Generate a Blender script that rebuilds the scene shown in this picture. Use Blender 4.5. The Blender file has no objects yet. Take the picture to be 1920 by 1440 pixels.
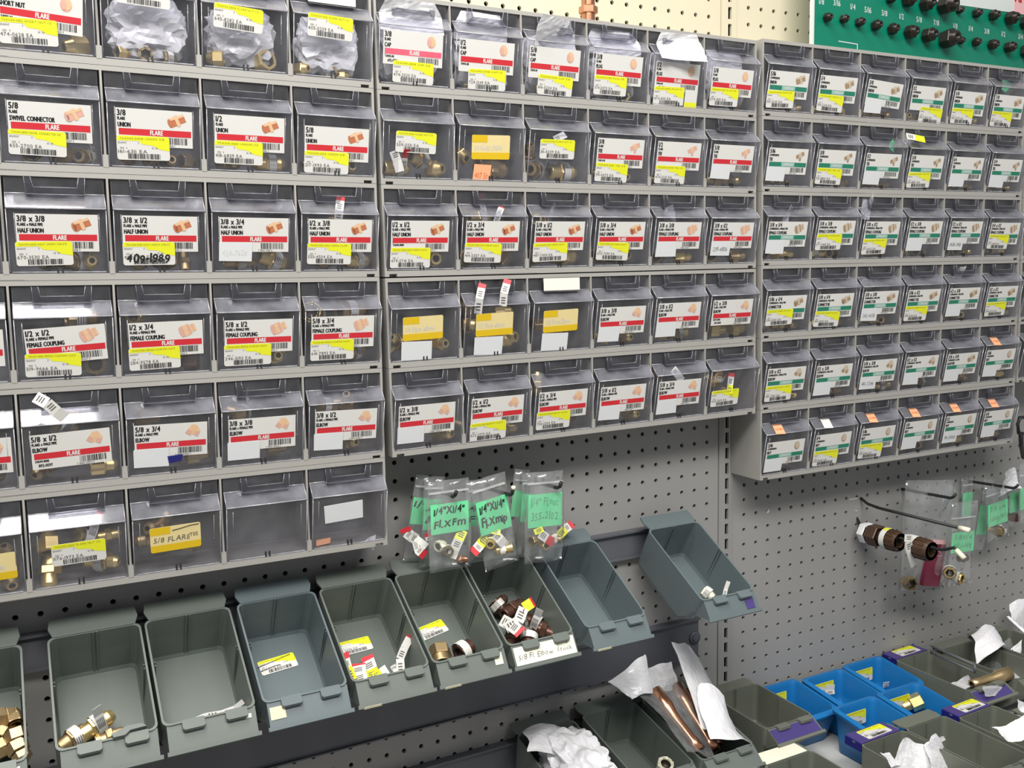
import bpy, math, random
from mathutils import Vector, Matrix, noise

random.seed(7)
C = bpy.context.scene.collection
SC = bpy.context.scene
ZO = 1.85                                   # height of the top seam of the drawer stacks above the floor

# ------------------------------------------------------------------ camera, light, exposure
CAM_POS = Vector((-0.39173, -1.15138, ZO - 0.34287))
YAW, PITCH, ROLL, FPX = 0.48499, -0.11157, -0.01949, 1730.381
fwd = Vector((math.sin(YAW) * math.cos(PITCH), math.cos(YAW) * math.cos(PITCH), math.sin(PITCH)))
r0 = Vector((math.cos(YAW), -math.sin(YAW), 0.0))
u0 = r0.cross(fwd)
RIGHT = math.cos(ROLL) * r0 + math.sin(ROLL) * u0
UP = -math.sin(ROLL) * r0 + math.cos(ROLL) * u0
cam_d = bpy.data.cameras.new('camera')
cam_d.sensor_fit = 'HORIZONTAL'
cam_d.sensor_width = 36.0
cam_d.lens = 36.0 * FPX / 1920.0
cam_d.clip_start = 0.02
cam = bpy.data.objects.new('camera', cam_d)
C.objects.link(cam)
M3 = Matrix((RIGHT, UP, -fwd)).transposed()
cam.matrix_world = Matrix.Translation(CAM_POS) @ M3.to_4x4()
SC.camera = cam

world = bpy.data.worlds.new('store')
SC.world = world
world.use_nodes = True
bg = world.node_tree.nodes['Background']
bg.inputs['Color'].default_value = (0.92, 0.95, 1.0, 1)
bg.inputs['Strength'].default_value = 0.26

def area(name, loc, sx, sy, power, target=None, color=(1, 0.97, 0.92)):
    d = bpy.data.lights.new(name, 'AREA')
    d.shape = 'RECTANGLE'; d.size = sx; d.size_y = sy; d.energy = power; d.color = color
    o = bpy.data.objects.new(name, d); C.objects.link(o)
    o.location = loc
    if target:
        o.rotation_euler = (Vector(target) - Vector(loc)).to_track_quat('-Z', 'Y').to_euler()
    return o
area('ceiling_lamp', (-0.53, -0.48, ZO + 1.25), 0.56, 1.0, 27)
area('ceiling_lamp.001', (-0.3, -1.6, ZO + 1.15), 2.4, 0.5, 58, (0.1, 0, ZO - .1))

SC.view_settings.view_transform = 'Standard'
SC.view_settings.look = 'None'
SC.view_settings.gamma = 1.0
SC.view_settings.use_curve_mapping = False
SC.view_settings.exposure = 0.36
SC.cycles.transparent_max_bounces = 40
SC.cycles.max_bounces = 7
SC.cycles.diffuse_bounces = 3
SC.cycles.glossy_bounces = 3
SC.cycles.caustics_reflective = False
SC.cycles.caustics_refractive = False
SC.cycles.sample_clamp_indirect = 6.0
SC.cycles.use_denoising = True

# ------------------------------------------------------------------ helpers
def on_plane(px, py, y):
    """point of the plane at depth y (wall = 0) measured at a spot of the photograph"""
    d = fwd + RIGHT * ((px - 960) / FPX) - UP * ((py - 720) / FPX)
    t = (y - CAM_POS.y) / d.y
    return CAM_POS + d * t

def on_level(px, py, z):
    d = fwd + RIGHT * ((px - 960) / FPX) - UP * ((py - 720) / FPX)
    return CAM_POS + d * ((ZO + z - CAM_POS.z) / d.z)

class MB:
    def __init__(s): s.v = []; s.f = []; s.m = []; s.sm = []
    def add(s, vs, fs, mi=0, mat=None, smooth=False):
        n = len(s.v)
        s.v += [tuple(mat @ Vector(p)) if mat is not None else tuple(p) for p in vs]
        for f in fs:
            s.f.append([i + n for i in f]); s.m.append(mi); s.sm.append(smooth)
    def box(s, a, b, mi=0, mat=None):
        x0, y0, z0 = a; x1, y1, z1 = b
        s.add([(x0, y0, z0), (x1, y0, z0), (x1, y1, z0), (x0, y1, z0), (x0, y0, z1), (x1, y0, z1), (x1, y1, z1), (x0, y1, z1)],
              [(0, 3, 2, 1), (4, 5, 6, 7), (0, 1, 5, 4), (1, 2, 6, 5), (2, 3, 7, 6), (3, 0, 4, 7)], mi, mat)
    def prism(s, poly, axis, lo, hi, mi=0, mat=None):
        """polygon in the two other axes, extruded along axis 0/1/2"""
        def mk(p, t):
            q = list(p); q.insert(axis, t); return tuple(q)
        n = len(poly)
        s.add([mk(p, lo) for p in poly] + [mk(p, hi) for p in poly],
              [tuple(range(n)), tuple(range(2 * n - 1, n - 1, -1))] + [(i, i + n, (i + 1) % n + n, (i + 1) % n) for i in range(n)], mi, mat)
    def strip(s, line, t, x0, x1, mi=0, mat=None):
        """open line in (y,z) given thickness t, extruded in x"""
        n = len(line); off = []
        for i, p in enumerate(line):
            a = Vector(line[max(i - 1, 0)]); b = Vector(line[min(i + 1, n - 1)])
            d = (b - a).normalized(); off.append((p[0] - d.y * t, p[1] + d.x * t))
        s.prism(list(line) + off[::-1], 0, x0, x1, mi, mat)
    def lathe(s, prof, seg=14, mi=0, mat=None, smooth=True, close=True):
        """profile of (x, r) turned about x"""
        vs = []; fs = []
        for x, r in prof:
            for k in range(seg):
                a = 2 * math.pi * k / seg
                vs.append((x, r * math.cos(a), r * math.sin(a)))
        for i in range(len(prof) - 1):
            for k in range(seg):
                k2 = (k + 1) % seg
                fs.append((i * seg + k, i * seg + k2, (i + 1) * seg + k2, (i + 1) * seg + k))
        s.add(vs, fs, mi, mat, smooth)
    def tube(s, pts, r, seg=8, mi=0, mat=None, caps=True):
        pts = [Vector(p) for p in pts]; n = len(pts); vs = []; fs = []
        ref = Vector((0.123, 0.3, 0.94))
        for i, p in enumerate(pts):
            d = (pts[min(i + 1, n - 1)] - pts[max(i - 1, 0)]).normalized()
            a = d.cross(ref).normalized(); b = d.cross(a)
            rr = r[i] if isinstance(r, (list, tuple)) else r
            for k in range(seg):
                t = 2 * math.pi * k / seg
                vs.append(p + a * rr * math.cos(t) + b * rr * math.sin(t))
        for i in range(n - 1):
            for k in range(seg):
                k2 = (k + 1) % seg
                fs.append((i * seg + k, i * seg + k2, (i + 1) * seg + k2, (i + 1) * seg + k))
        if caps:
            fs.append(tuple(range(seg - 1, -1, -1))); fs.append(tuple(range((n - 1) * seg, n * seg)))
        s.add(vs, fs, mi, mat, True)
    def loft(s, rings, mi=0, mat=None, cap0=False, cap1=False, smooth=False):
        n = len(rings[0]); vs = [p for r in rings for p in r]; fs = []
        for i in range(len(rings) - 1):
            for k in range(n):
                k2 = (k + 1) % n
                fs.append((i * n + k, i * n + k2, (i + 1) * n + k2, (i + 1) * n + k))
        if cap0: fs.append(tuple(range(n - 1, -1, -1)))
        if cap1: fs.append(tuple(range((len(rings) - 1) * n, len(rings) * n)))
        s.add(vs, fs, mi, mat, smooth)
    def mesh(s, name, mats):
        me = bpy.data.meshes.new(name)
        me.from_pydata(s.v, [], s.f)
        for m in mats: me.materials.append(m)
        if s.f:
            me.polygons.foreach_set('material_index', s.m)
            me.polygons.foreach_set('use_smooth', s.sm)
        me.update()
        return me

def link(name, me, parent=None, mat=None):
    o = bpy.data.objects.new(name, me); C.objects.link(o)
    if parent: o.parent = parent
    if mat is not None: o.matrix_basis = mat
    return o
def tag(o, label, cat=None, group=None, kind=None):
    if label: o['label'] = label
    if cat: o['category'] = cat
    if group: o['group'] = group
    if kind: o['kind'] = kind
    return o
def empty(name, mat, label, cat, group=None):
    o = bpy.data.objects.new(name, None); C.objects.link(o); o.matrix_basis = mat
    o.empty_display_size = 0.02
    return tag(o, label, cat, group)
def copy_tree(o, parent=None):
    c = o.copy(); C.objects.link(c)
    c.parent = parent
    for ch in o.children: copy_tree(ch, c)
    return c
T = Matrix.Translation
def R(ax, deg): return Matrix.Rotation(math.radians(deg), 4, ax)
def basis(o, ex, ey, ez):
    m = Matrix.Identity(4)
    for i, v in enumerate((ex, ey, ez, o)):
        for j in range(3): m[j][i] = v[j]
    return m

# ------------------------------------------------------------------ materials
def srgb(r, g, b):
    f = lambda c: (c / 255 / 12.92) if c / 255 <= 0.04045 else ((c / 255 + 0.055) / 1.055) ** 2.4
    return (f(r), f(g), f(b), 1)
def mat(name, col, rough=0.5, metal=0.0, var=0.0, scale=40.0, bump=0.0, sheen=None, trans=0.0):
    m = bpy.data.materials.new(name); m.use_nodes = True
    nt = m.node_tree; p = nt.nodes['Principled BSDF']
    p.inputs['Base Color'].default_value = col
    p.inputs['Roughness'].default_value = rough
    p.inputs['Metallic'].default_value = metal
    if trans: p.inputs['Alpha'].default_value = 1 - trans
    if var or bump:
        tc = nt.nodes.new('ShaderNodeTexCoord'); no = nt.nodes.new('ShaderNodeTexNoise')
        no.inputs['Scale'].default_value = scale; no.inputs['Detail'].default_value = 4
        nt.links.new(tc.outputs['Object'], no.inputs['Vector'])
        if var:
            mx = nt.nodes.new('ShaderNodeMix'); mx.data_type = 'RGBA'
            mx.inputs['A'].default_value = tuple(c * (1 - var) for c in col[:3]) + (1,)
            mx.inputs['B'].default_value = tuple(min(1, c * (1 + var)) for c in col[:3]) + (1,)
            nt.links.new(no.outputs['Fac'], mx.inputs['Factor'])
            nt.links.new(mx.outputs['Result'], p.inputs['Base Color'])
        if bump:
            b = nt.nodes.new('ShaderNodeBump'); b.inputs['Strength'].default_value = bump; b.inputs['Distance'].default_value = 0.002
            nt.links.new(no.outputs['Fac'], b.inputs['Height']); nt.links.new(b.outputs['Normal'], p.inputs['Normal'])
    return m
def clear(name, tint, haze, haze_col, rough=0.06, spec=0.05, hv=0.5, scale=60, bump=0.0):
    """thin clear plastic: see-through, Schlick gloss, and a diffuse share for scuffs"""
    m = bpy.data.materials.new(name); m.use_nodes = True
    nt = m.node_tree; N = nt.nodes; L = nt.links
    for n in list(N): N.remove(n)
    out = N.new('ShaderNodeOutputMaterial')
    tr = N.new('ShaderNodeBsdfTransparent'); tr.inputs['Color'].default_value = tint
    di = N.new('ShaderNodeBsdfDiffuse'); di.inputs['Color'].default_value = haze_col
    gl = N.new('ShaderNodeBsdfGlossy'); gl.inputs['Roughness'].default_value = rough
    lw = N.new('ShaderNodeLayerWeight'); lw.inputs['Blend'].default_value = 0.5
    pw = N.new('ShaderNodeMath'); pw.operation = 'POWER'; pw.inputs[1].default_value = 5
    ma = N.new('ShaderNodeMath'); ma.operation = 'MULTIPLY_ADD'; ma.inputs[1].default_value = 0.8; ma.inputs[2].default_value = spec
    L.new(lw.outputs['Facing'], pw.inputs[0]); L.new(pw.outputs[0], ma.inputs[0])
    tc = N.new('ShaderNodeTexCoord'); no = N.new('ShaderNodeTexNoise')
    no.inputs['Scale'].default_value = scale; no.inputs['Detail'].default_value = 5
    L.new(tc.outputs['Object'], no.inputs['Vector'])
    hz = N.new('ShaderNodeMapRange'); hz.inputs['From Min'].default_value = 0.3; hz.inputs['From Max'].default_value = 0.7
    hz.inputs['To Min'].default_value = haze * (1 - hv); hz.inputs['To Max'].default_value = haze * (1 + hv)
    L.new(no.outputs['Fac'], hz.inputs['Value'])
    m1 = N.new('ShaderNodeMixShader'); m2 = N.new('ShaderNodeMixShader')
    L.new(hz.outputs['Result'], m1.inputs['Fac']); L.new(tr.outputs[0], m1.inputs[1]); L.new(di.outputs[0], m1.inputs[2])
    L.new(ma.outputs[0], m2.inputs['Fac']); L.new(m1.outputs[0], m2.inputs[1]); L.new(gl.outputs[0], m2.inputs[2])
    L.new(m2.outputs[0], out.inputs['Surface'])
    if bump:
        b = N.new('ShaderNodeBump'); b.inputs['Strength'].default_value = bump; b.inputs['Distance'].default_value = 0.003
        L.new(no.outputs['Fac'], b.inputs['Height']); L.new(b.outputs['Normal'], gl.inputs['Normal'])
    return m

M_PEG = mat('grey_pegboard', srgb(150, 149, 147), 0.55, 0, 0.05, 6)
M_CREAM = mat('cream_pegboard', srgb(204, 196, 171), 0.55, 0, 0.04, 6)
M_DARK = mat('dark_backing', srgb(26, 26, 26), 0.9, 0, 0.2, 8)
M_UPR = mat('grey_upright', srgb(148, 147, 145), 0.5, 0, 0.05, 8)
M_FRAME = mat('grey_cabinet_plastic', srgb(158, 156, 151), 0.45, 0, 0.04, 25)
M_CAVITY = mat('cabinet_inside', srgb(122, 122, 122), 0.6, 0, 0.08, 30)
M_CLEAR = clear('clear_drawer', (0.94, 0.94, 0.955, 1), 0.028, (0.75, 0.76, 0.8, 1), 0.05, 0.045, 0.6, 40)
M_LEDGE = clear('scuffed_ledge', (0.88, 0.88, 0.92, 1), 0.11, (0.74, 0.75, 0.82, 1), 0.07, 0.085, 0.45, 45)
M_EDGE = clear('edge_highlight', (0.7, 0.7, 0.74, 1), 0.42, (0.8, 0.8, 0.85, 1), 0.12, 0.12, 0.5, 80)  # pale tone paints the light caught by the drawer edges
M_EDGE2 = clear('soft_edge_highlight', (0.75, 0.75, 0.78, 1), 0.20, (0.8, 0.8, 0.85, 1), 0.12, 0.08, 0.5, 80)  # weaker painted highlight for handle outlines and side grooves
M_HANDLE = clear('smoky_handle', (0.66, 0.66, 0.7, 1), 0.05, (0.5, 0.5, 0.55, 1), 0.08, 0.06, 0.4, 60)
M_POST = mat('black_hinge', srgb(40, 40, 40), 0.5, 0, 0.1, 90)
M_WHITE = mat('white_card', srgb(215, 214, 210), 0.5, 0, 0.015, 60)
M_SLIP = mat('white_slip', srgb(214, 216, 218), 0.6, 0, 0.02, 60)
M_RED = mat('red_print', srgb(200, 42, 52), 0.5, 0, 0.03, 80)
M_REDFADE = mat('faded_red_print', srgb(226, 96, 118), 0.5, 0, 0.2, 120)
M_GREENP = mat('green_print', srgb(38, 122, 98), 0.5, 0, 0.03, 80)
M_GREENL = mat('pale_green_print', srgb(136, 186, 172), 0.5, 0, 0.05, 80)
M_BLACK = mat('black_print', srgb(22, 22, 24), 0.6, 0, 0.1, 90)
M_GREYP = mat('grey_print', srgb(96, 94, 90), 0.6, 0, 0.1, 90)
M_PENCIL = mat('faint_pencil', srgb(205, 206, 208), 0.7, 0, 0.03, 90)
M_YEL = mat('yellow_sticker', srgb(224, 226, 40), 0.5, 0, 0.04, 60)
M_OLIVE = mat('olive_print', srgb(150, 146, 20), 0.6, 0, 0.1, 60)
M_OCHRE = mat('ochre_tag', srgb(220, 184, 24), 0.5, 0, 0.03, 60)
M_BUFF = mat('buff_tag', srgb(226, 208, 150), 0.5, 0, 0.03, 60)
M_ORANGE = mat('orange_slip', srgb(246, 172, 128), 0.6, 0, 0.05, 60)
M_RUST = mat('rust_print', srgb(204, 98, 52), 0.6, 0, 0.05, 60)
M_CREAMLBL = mat('cream_label', srgb(240, 236, 216), 0.6, 0, 0.03, 60)
M_PRINTB1 = mat('copper_print', srgb(184, 112, 76), 0.55, 0, 0.2, 200)
M_PRINTB2 = mat('tan_print', srgb(222, 184, 146), 0.55, 0, 0.12, 200)
M_PRINTP1 = mat('rose_print', srgb(212, 166, 150), 0.55, 0, 0.1, 200)
M_PRINTG1 = mat('olive_brass_print', srgb(160, 136, 108), 0.55, 0, 0.15, 200)
M_PRINTG2 = mat('grey_brass_print', srgb(196, 180, 160), 0.55, 0, 0.12, 200)
M_BRASS = mat('brass', (0.92, 0.68, 0.30, 1), 0.3, 0.85, 0.15, 90, 0.1)
M_AGED = mat('aged_brass', (0.56, 0.41, 0.22, 1), 0.36, 0.85, 0.3, 70, 0.15)
M_BRONZE = mat('brown_bronze', (0.13, 0.066, 0.046, 1), 0.3, 0.55, 0.3, 90, 0.1)
M_COPPER = mat('copper', (0.62, 0.30, 0.18, 1), 0.26, 0.95, 0.2, 60, 0.05)
M_BORE = mat('dark_bore', (0.03, 0.022, 0.014, 1), 0.5, 0.3, 0.3, 90)
M_PLBROWN = mat('brown_nylon', srgb(72, 52, 38), 0.4, 0, 0.15, 60)
M_NUT = mat('black_sample_nut', srgb(44, 38, 34), 0.35, 0.4, 0.25, 60)
M_BIN = mat('grey_bin_plastic', srgb(100, 107, 102), 0.42, 0, 0.05, 18, 0.03)
M_BINB = mat('blue_grey_bin_plastic', srgb(96, 107, 110), 0.42, 0, 0.05, 18, 0.03)
M_BINO = mat('olive_grey_bin_plastic', srgb(107, 111, 101), 0.42, 0, 0.05, 18, 0.03)
M_BLUE = mat('blue_bin_plastic', srgb(22, 110, 174), 0.4, 0, 0.04, 18, 0.03)
M_RAIL = mat('blue_grey_steel', srgb(92, 94, 100), 0.5, 0.0, 0.08, 12)
M_SHELF = mat('shelf_steel', srgb(196, 197, 194), 0.5, 0.0, 0.04, 10)
M_HOOK = mat('black_wire', srgb(44, 46, 46), 0.4, 0.3, 0.1, 60)
M_TIP = mat('ivory_tip', srgb(232, 230, 205), 0.5, 0, 0.03, 60)
M_GCARD = mat('mint_card', srgb(112, 222, 160), 0.6, 0, 0.05, 50)
M_INK = mat('dark_ink', srgb(26, 52, 40), 0.6, 0, 0.05, 50)
M_INKF = mat('faint_ink', srgb(84, 160, 118), 0.6, 0, 0.05, 50)
M_FILM = clear('clear_film', (0.93, 0.94, 0.94, 1), 0.085, (0.9, 0.92, 0.93, 1), 0.14, 0.08, 0.4, 50, 0.2)
M_MILKY = clear('milky_film', (0.9, 0.9, 0.92, 1), 0.46, (0.92, 0.92, 0.94, 1), 0.2, 0.05, 0.25, 40, 0.3)
M_SLEEVE = clear('cloudy_film', (0.9, 0.9, 0.92, 1), 0.66, (0.93, 0.93, 0.95, 1), 0.22, 0.05, 0.2, 40, 0.3)
M_BAG = clear('white_bag_film', (0.9, 0.9, 0.92, 1), 0.86, (0.9, 0.9, 0.93, 1), 0.25, 0.05, 0.1, 40, 0.3)
M_PAPER = mat('white_paper', srgb(236, 235, 238), 0.6, 0, 0.03, 30, 0.1)
M_BOARD = mat('green_board', srgb(0, 118, 92), 0.4, 0, 0.05, 9)
M_BOARDW = mat('white_board_print', srgb(200, 206, 204), 0.5, 0, 0.04, 30)
M_PINK = mat('pink_board_print', srgb(220, 170, 172), 0.5, 0, 0.04, 30)
M_PURPLE = mat('purple_tape', srgb(72, 60, 122), 0.45, 0, 0.06, 50)
M_NAVY = mat('navy_tape', srgb(28, 28, 110), 0.5, 0, 0.06, 50)
M_MAROON = mat('maroon_box', srgb(108, 26, 56), 0.45, 0, 0.15, 30)
M_FLOOR = mat('floor_tile', srgb(170, 166, 158), 0.5, 0, 0.06, 3)
M_TAPE = mat('old_tape', srgb(214, 206, 176), 0.6, 0, 0.1, 60)

# ------------------------------------------------------------------ lettering
CHARS = sorted(set("ABCDEFGHIJKLMNOPQRSTUVWXYZabcdefghijklmnopqrstuvwxyz0123456789/.-\"#x"))
GLYPH = {}
def make_glyphs():
    tmp = []
    for ch in CHARS:
        cu = bpy.data.curves.new('glyph', 'FONT'); cu.body = ch; cu.resolution_u = 2; cu.fill_mode = 'FRONT'
        o = bpy.data.objects.new('glyph', cu); C.objects.link(o); tmp.append((ch, o, cu))
    cu2 = []
    bpy.context.view_layer.update()
    dg = bpy.context.evaluated_depsgraph_get()
    for ch, o, cu in tmp:
        e = o.evaluated_get(dg); me = e.to_mesh()
        vs = [(v.co.x, v.co.y) for v in me.vertices]; fs = [tuple(p.vertices) for p in me.polygons]
        e.to_mesh_clear()
        xs = [v[0] for v in vs]; x0 = min(xs); x1 = max(xs)
        GLYPH[ch] = ([(x - x0, y) for x, y in vs], fs, x1 - x0)
    capv = max(v[1] for v in GLYPH['H'][0])
    for ch in GLYPH:
        vs, fs, w = GLYPH[ch]
        GLYPH[ch] = ([(x / capv, y / capv) for x, y in vs], fs, w / capv)
    for ch, o, cu in tmp:
        bpy.data.objects.remove(o); bpy.data.curves.remove(cu)
make_glyphs()
def text(mb, s, x, y, h, mi, z, cond=0.7, bold=0.0, center=None, width=None, shear=0.0, jit=0.0, gap=0.16):
    tot = sum((GLYPH[c][2] if c in GLYPH else 0.35) + gap for c in s) - gap
    if width: cond = width / (tot * h)
    if center is not None: x = center - tot * h * cond / 2
    rn = random.Random(s)
    for c in s:
        if c not in GLYPH:
            x += (0.35 + gap) * h * cond; continue
        vs, fs, w = GLYPH[c]
        dy = rn.uniform(-jit, jit) * h; sc = 1 + rn.uniform(-jit, jit)
        reps = [(0, 0)] if not bold else [(-bold, 0, ), (bold, 0), (0, bold * 0.7), (0, -bold * 0.7)]
        for k, off in enumerate(reps):
            mb.add([(x + (vx * sc + vy * shear) * h * cond + off[0] * h, y + dy + vy * h * sc + off[1] * h, z + k * 2e-6) for vx, vy in vs], fs, mi)
        x += (w + gap) * h * cond
    return x
def barcode(mb, x0, x1, y0, y1, mi, z, seed, n=26):
    rn = random.Random(seed); x = x0; step = (x1 - x0) / n
    while x < x1:
        w = step * rn.choice((0.35, 0.35, 0.7, 1.1))
        mb.add([(x, y0, z), (min(x + w, x1), y0, z), (min(x + w, x1), y1, z), (x, y1, z)], [(0, 1, 2, 3)], mi)
        x += w + step * rn.choice((0.3, 0.45, 0.8))
def rrect(w, h, r, n=3, skip=()):
    pts = []
    for ci, (cx, cy, a0) in enumerate(((w - r, h - r, 0), (r, h - r, 90), (r, r, 180), (w - r, r, 270))):
        for k in range(n + 1):
            a = math.radians(a0 + 90 * k / n); pts.append((cx + r * math.cos(a), cy + r * math.sin(a)))
    return pts
def plate(mb, poly, t, mi):
    mb.prism(poly, 2, 0, t, mi)
def flat(mb, poly, z, mi):
    mb.add([(x, y, z) for x, y in poly], [tuple(range(len(poly)))], mi)
def rotp(poly, cx, cy, deg):
    a = math.radians(deg); c, s = math.cos(a), math.sin(a)
    return [(cx + x * c - y * s, cy + x * s + y * c) for x, y in poly]
E0, E1, E2, E3 = 0.0004, 0.00055, 0.0007, 0.00085
CW, CH = 0.077, 0.0385
SUBS = {'F': 'FLARE', 'M': 'FLARE x MALE PIPE', 'W': 'FLARE x FEMALE PIPE', 'C': 'COMPRESSION', 'N': 'COMPRESSION x MALE PIPE',
        'P': 'COMPRESSION x FEMALE PIPE', 'A': 'COMPRESSION x FLARE'}
CARD_MATS = None
def picture(mb, kind, cx, cy, s, a, b):
    """printed picture of the fitting: flat colour shapes in two shades (a darker, b lighter)"""
    S = lambda poly: [(x * s, y * s) for x, y in poly]
    def rect(x0, y0, x1, y1, mi, z=E1, rot=22): flat(mb, rotp(S([(x0, y0), (x1, y0), (x1, y1), (x0, y1)]), cx, cy, rot), z, mi)
    if 'UNION' in kind or 'CONNECTOR' in kind or 'ADAPTER' in kind:
        rect(-.5, -.3, -.12, .3, a); rect(-.12, -.36, .1, .36, b, E2); rect(.1, -.26, .5, .26, a)
        rect(-.5, .12, -.12, .3, b, E2); rect(.1, .1, .5, .26, b, E2); flat(mb, rotp(S([(-.5 + .12 * math.cos(t / 5 * math.pi), .28 * math.sin(t / 5 * math.pi)) for t in range(10)]), cx, cy, 22), E3, a)
        if 'HALF' in kind or 'CONNECTOR' in kind: rect(-.5, -.3, -.3, .1, a, E3)
    elif 'COUPLING' in kind or 'ADAPTER' in kind:
        rect(-.5, -.38, .14, .38, a); rect(-.3, -.38, -.02, .38, b, E2); rect(.14, -.26, .5, .26, b); rect(.3, -.26, .36, .26, a, E2)
        flat(mb, rotp(S([(.12 * math.cos(t / 6 * math.pi) - .48, .36 * math.sin(t / 6 * math.pi)) for t in range(12)]), cx, cy, 22), E2, a)
    elif 'ELBOW' in kind:
        flat(mb, rotp(S([(-.5, -.1), (-.1, .45), (.25, .45), (.5, 0), (.3, -.42), (.05, -.25), (-.2, -.3)]), cx, cy, 0), E1, b)
        flat(mb, rotp(S([(-.5, -.1), (-.28, .18), (-.05, -.05), (-.2, -.3)]), cx, cy, 0), E2, a)
        flat(mb, rotp(S([(.3, -.42), (.05, -.25), (.18, .0), (.45, -.1)]), cx, cy, 0), E2, a)
    elif 'TEE' in kind:
        rect(-.5, -.16, .5, .2, a, E1, 24); flat(mb, rotp(S([(-.14, 0), (.16, 0), (.12, -.5), (-.1, -.5)]), cx, cy, 0), E1 + 2e-5, a)
        rect(-.16, -.2, .18, .26, b, E2, 24)
    else:
        flat(mb, [(cx + s * .34 * math.cos(t * math.pi / 8), cy + s * .42 * math.sin(t * math.pi / 8)) for t in range(16)], E1, a)
        flat(mb, [(cx + s * (.04 + .28 * math.cos(t * math.pi / 8)), cy + s * (.05 + .34 * math.sin(t * math.pi / 8))) for t in range(16)], E2, b)
        if 'CAP' in kind or 'NUT' in kind and 'SHORT' in kind:
            flat(mb, [(cx + s * (-.12 + .14 * math.cos(t * math.pi / 8)), cy + s * (-.02 + .3 * math.sin(t * math.pi / 8))) for t in range(16)], E3, a)
def make_card(size, sub, name, code, code2, seed, faded=False):
    mb = MB(); green = sub in 'CNPA'
    plate(mb, [(0, 0), (CW, 0), (CW, CH), (0, CH)], E0, 0)
    bar = 2
    flat(mb, [(.0025, .0112), (CW - .0015, .0112), (CW - .0015, .0178), (.0025, .0178)], E1, bar)
    if green:
        flat(mb, [(.026, .0116), (.052, .0116), (.052, .0174), (.026, .0174)], E2, 3)
        text(mb, 'COMPRESSION', 0, .0128, .0036, 0, E3, 0.55, .03, center=.039)
    else:
        text(mb, 'FLARE', 0, .0122, .0046, 0, E2, 0.66, .06, center=.040)
    text(mb, size, .0016, .0308, .0058, 1, E1, 0.74, .06)
    text(mb, SUBS[sub], .0016, .0263, .0029, 1, E1, 0.62, .09)
    text(mb, name, .0018, .0194, .0045, 1, E1, 0.6, .075)
    if code: text(mb, code, .003, .0076, .0026, 1, E1, 0.7, .07)
    if code2: text(mb, code2, .006, .0026, .0031, 1, E1, 0.72, .07)
    barcode(mb, .0455, .0715, .0032, .0102, 1, E1, seed)
    rn = random.Random(seed)
    text(mb, '7 19852 9' + '%04d' % rn.randint(3400, 3600) + ' %d' % rn.randint(0, 9), .0425, .0005, .0022, 1, E1, 0.75)
    picture(mb, name, .0615, .0285, .0165, 4, 5)
    if green: pm = [M_PRINTG1, M_PRINTG2]
    elif 'COUPLING' in name: pm = [M_PRINTP1, M_PRINTB2]
    elif 'HALF' in name or 'UNION' in name: pm = [M_PRINTB1, M_PRINTB2]
    else: pm = [M_PRINTP1, M_PRINTB2]
    return mb.mesh('name_card', [M_WHITE, M_BLACK, M_GREENP if green else (M_REDFADE if faded else M_RED), M_GREENL] + pm)
SW, SH = 0.053, 0.0250
def make_sticker(num, line, seed, hand=None, scratch=False, pale=False):
    mb = MB()
    plate(mb, rrect(SW, SH, .0025), E0, 0)
    W, H = SW, SH
    flat(mb, [(.0022, H), (.0005, H * .93), (0.0, H * .8), (W * .42, H * .8), (W * .48, H * .66), (W * .68, H * .62), (W * .8, H * .47), (W, H * .4), (W, H * .93), (W - .0025, H)], E1, 1)
    text(mb, line, W * .06, H * .85, .0021, 3, E2, width=W * .84)
    text(mb, 'GNARNT', W * .02, H * .68, .0018, 4, E2, .8); text(mb, '11', W * .4, H * .68, .0018, 4, E2, .8)
    text(mb, '0001   0', W * .06, H * .46, .0018, 4, E2, .8); text(mb, '101  EA', W * .66, H * .48, .0018, 4, E2, .8)
    text(mb, num + ' EA', W * .02, H * .29, .0034, 4, E2, width=W * .55)
    barcode(mb, W * .2, W * .82, H * .05, H * .27, 2, E2, seed, 34)
    if hand: text(mb, hand, W * .06, H * .12, .009, 2, E3, width=W * .82, shear=.15, jit=.12, bold=.035)
    if scratch:
        mb.tube([(-.002, H * .62, E2), (W * .3, H * .72, E2), (W * .5, H * .78, E2), (W * .9, H * .9, E2)], .0005, 5, 2)
        mb.tube([(.0, H * .3, E2), (W * .4, H * .42, E2), (W * .55, H * .4, E2)], .0005, 5, 2)
    return mb.mesh('price_sticker', [M_WHITE, M_YEL, M_BLACK, M_OLIVE, M_GREYP])
def make_slip(w, h, words=None, seed=0, mats=None):
    mb = MB(); rn = random.Random(seed)
    j = lambda: rn.uniform(-.0008, .0008)
    plate(mb, [(0, j()), (w + j(), 0), (w + j(), h + j()), (j(), h)], E0, 0)
    if words: text(mb, words, w * .1, h * .3, h * .28, 1, E1, width=w * .75, shear=.1, jit=.08)
    return mb.mesh('paper_slip', mats or [M_SLIP, M_PENCIL])
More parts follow.
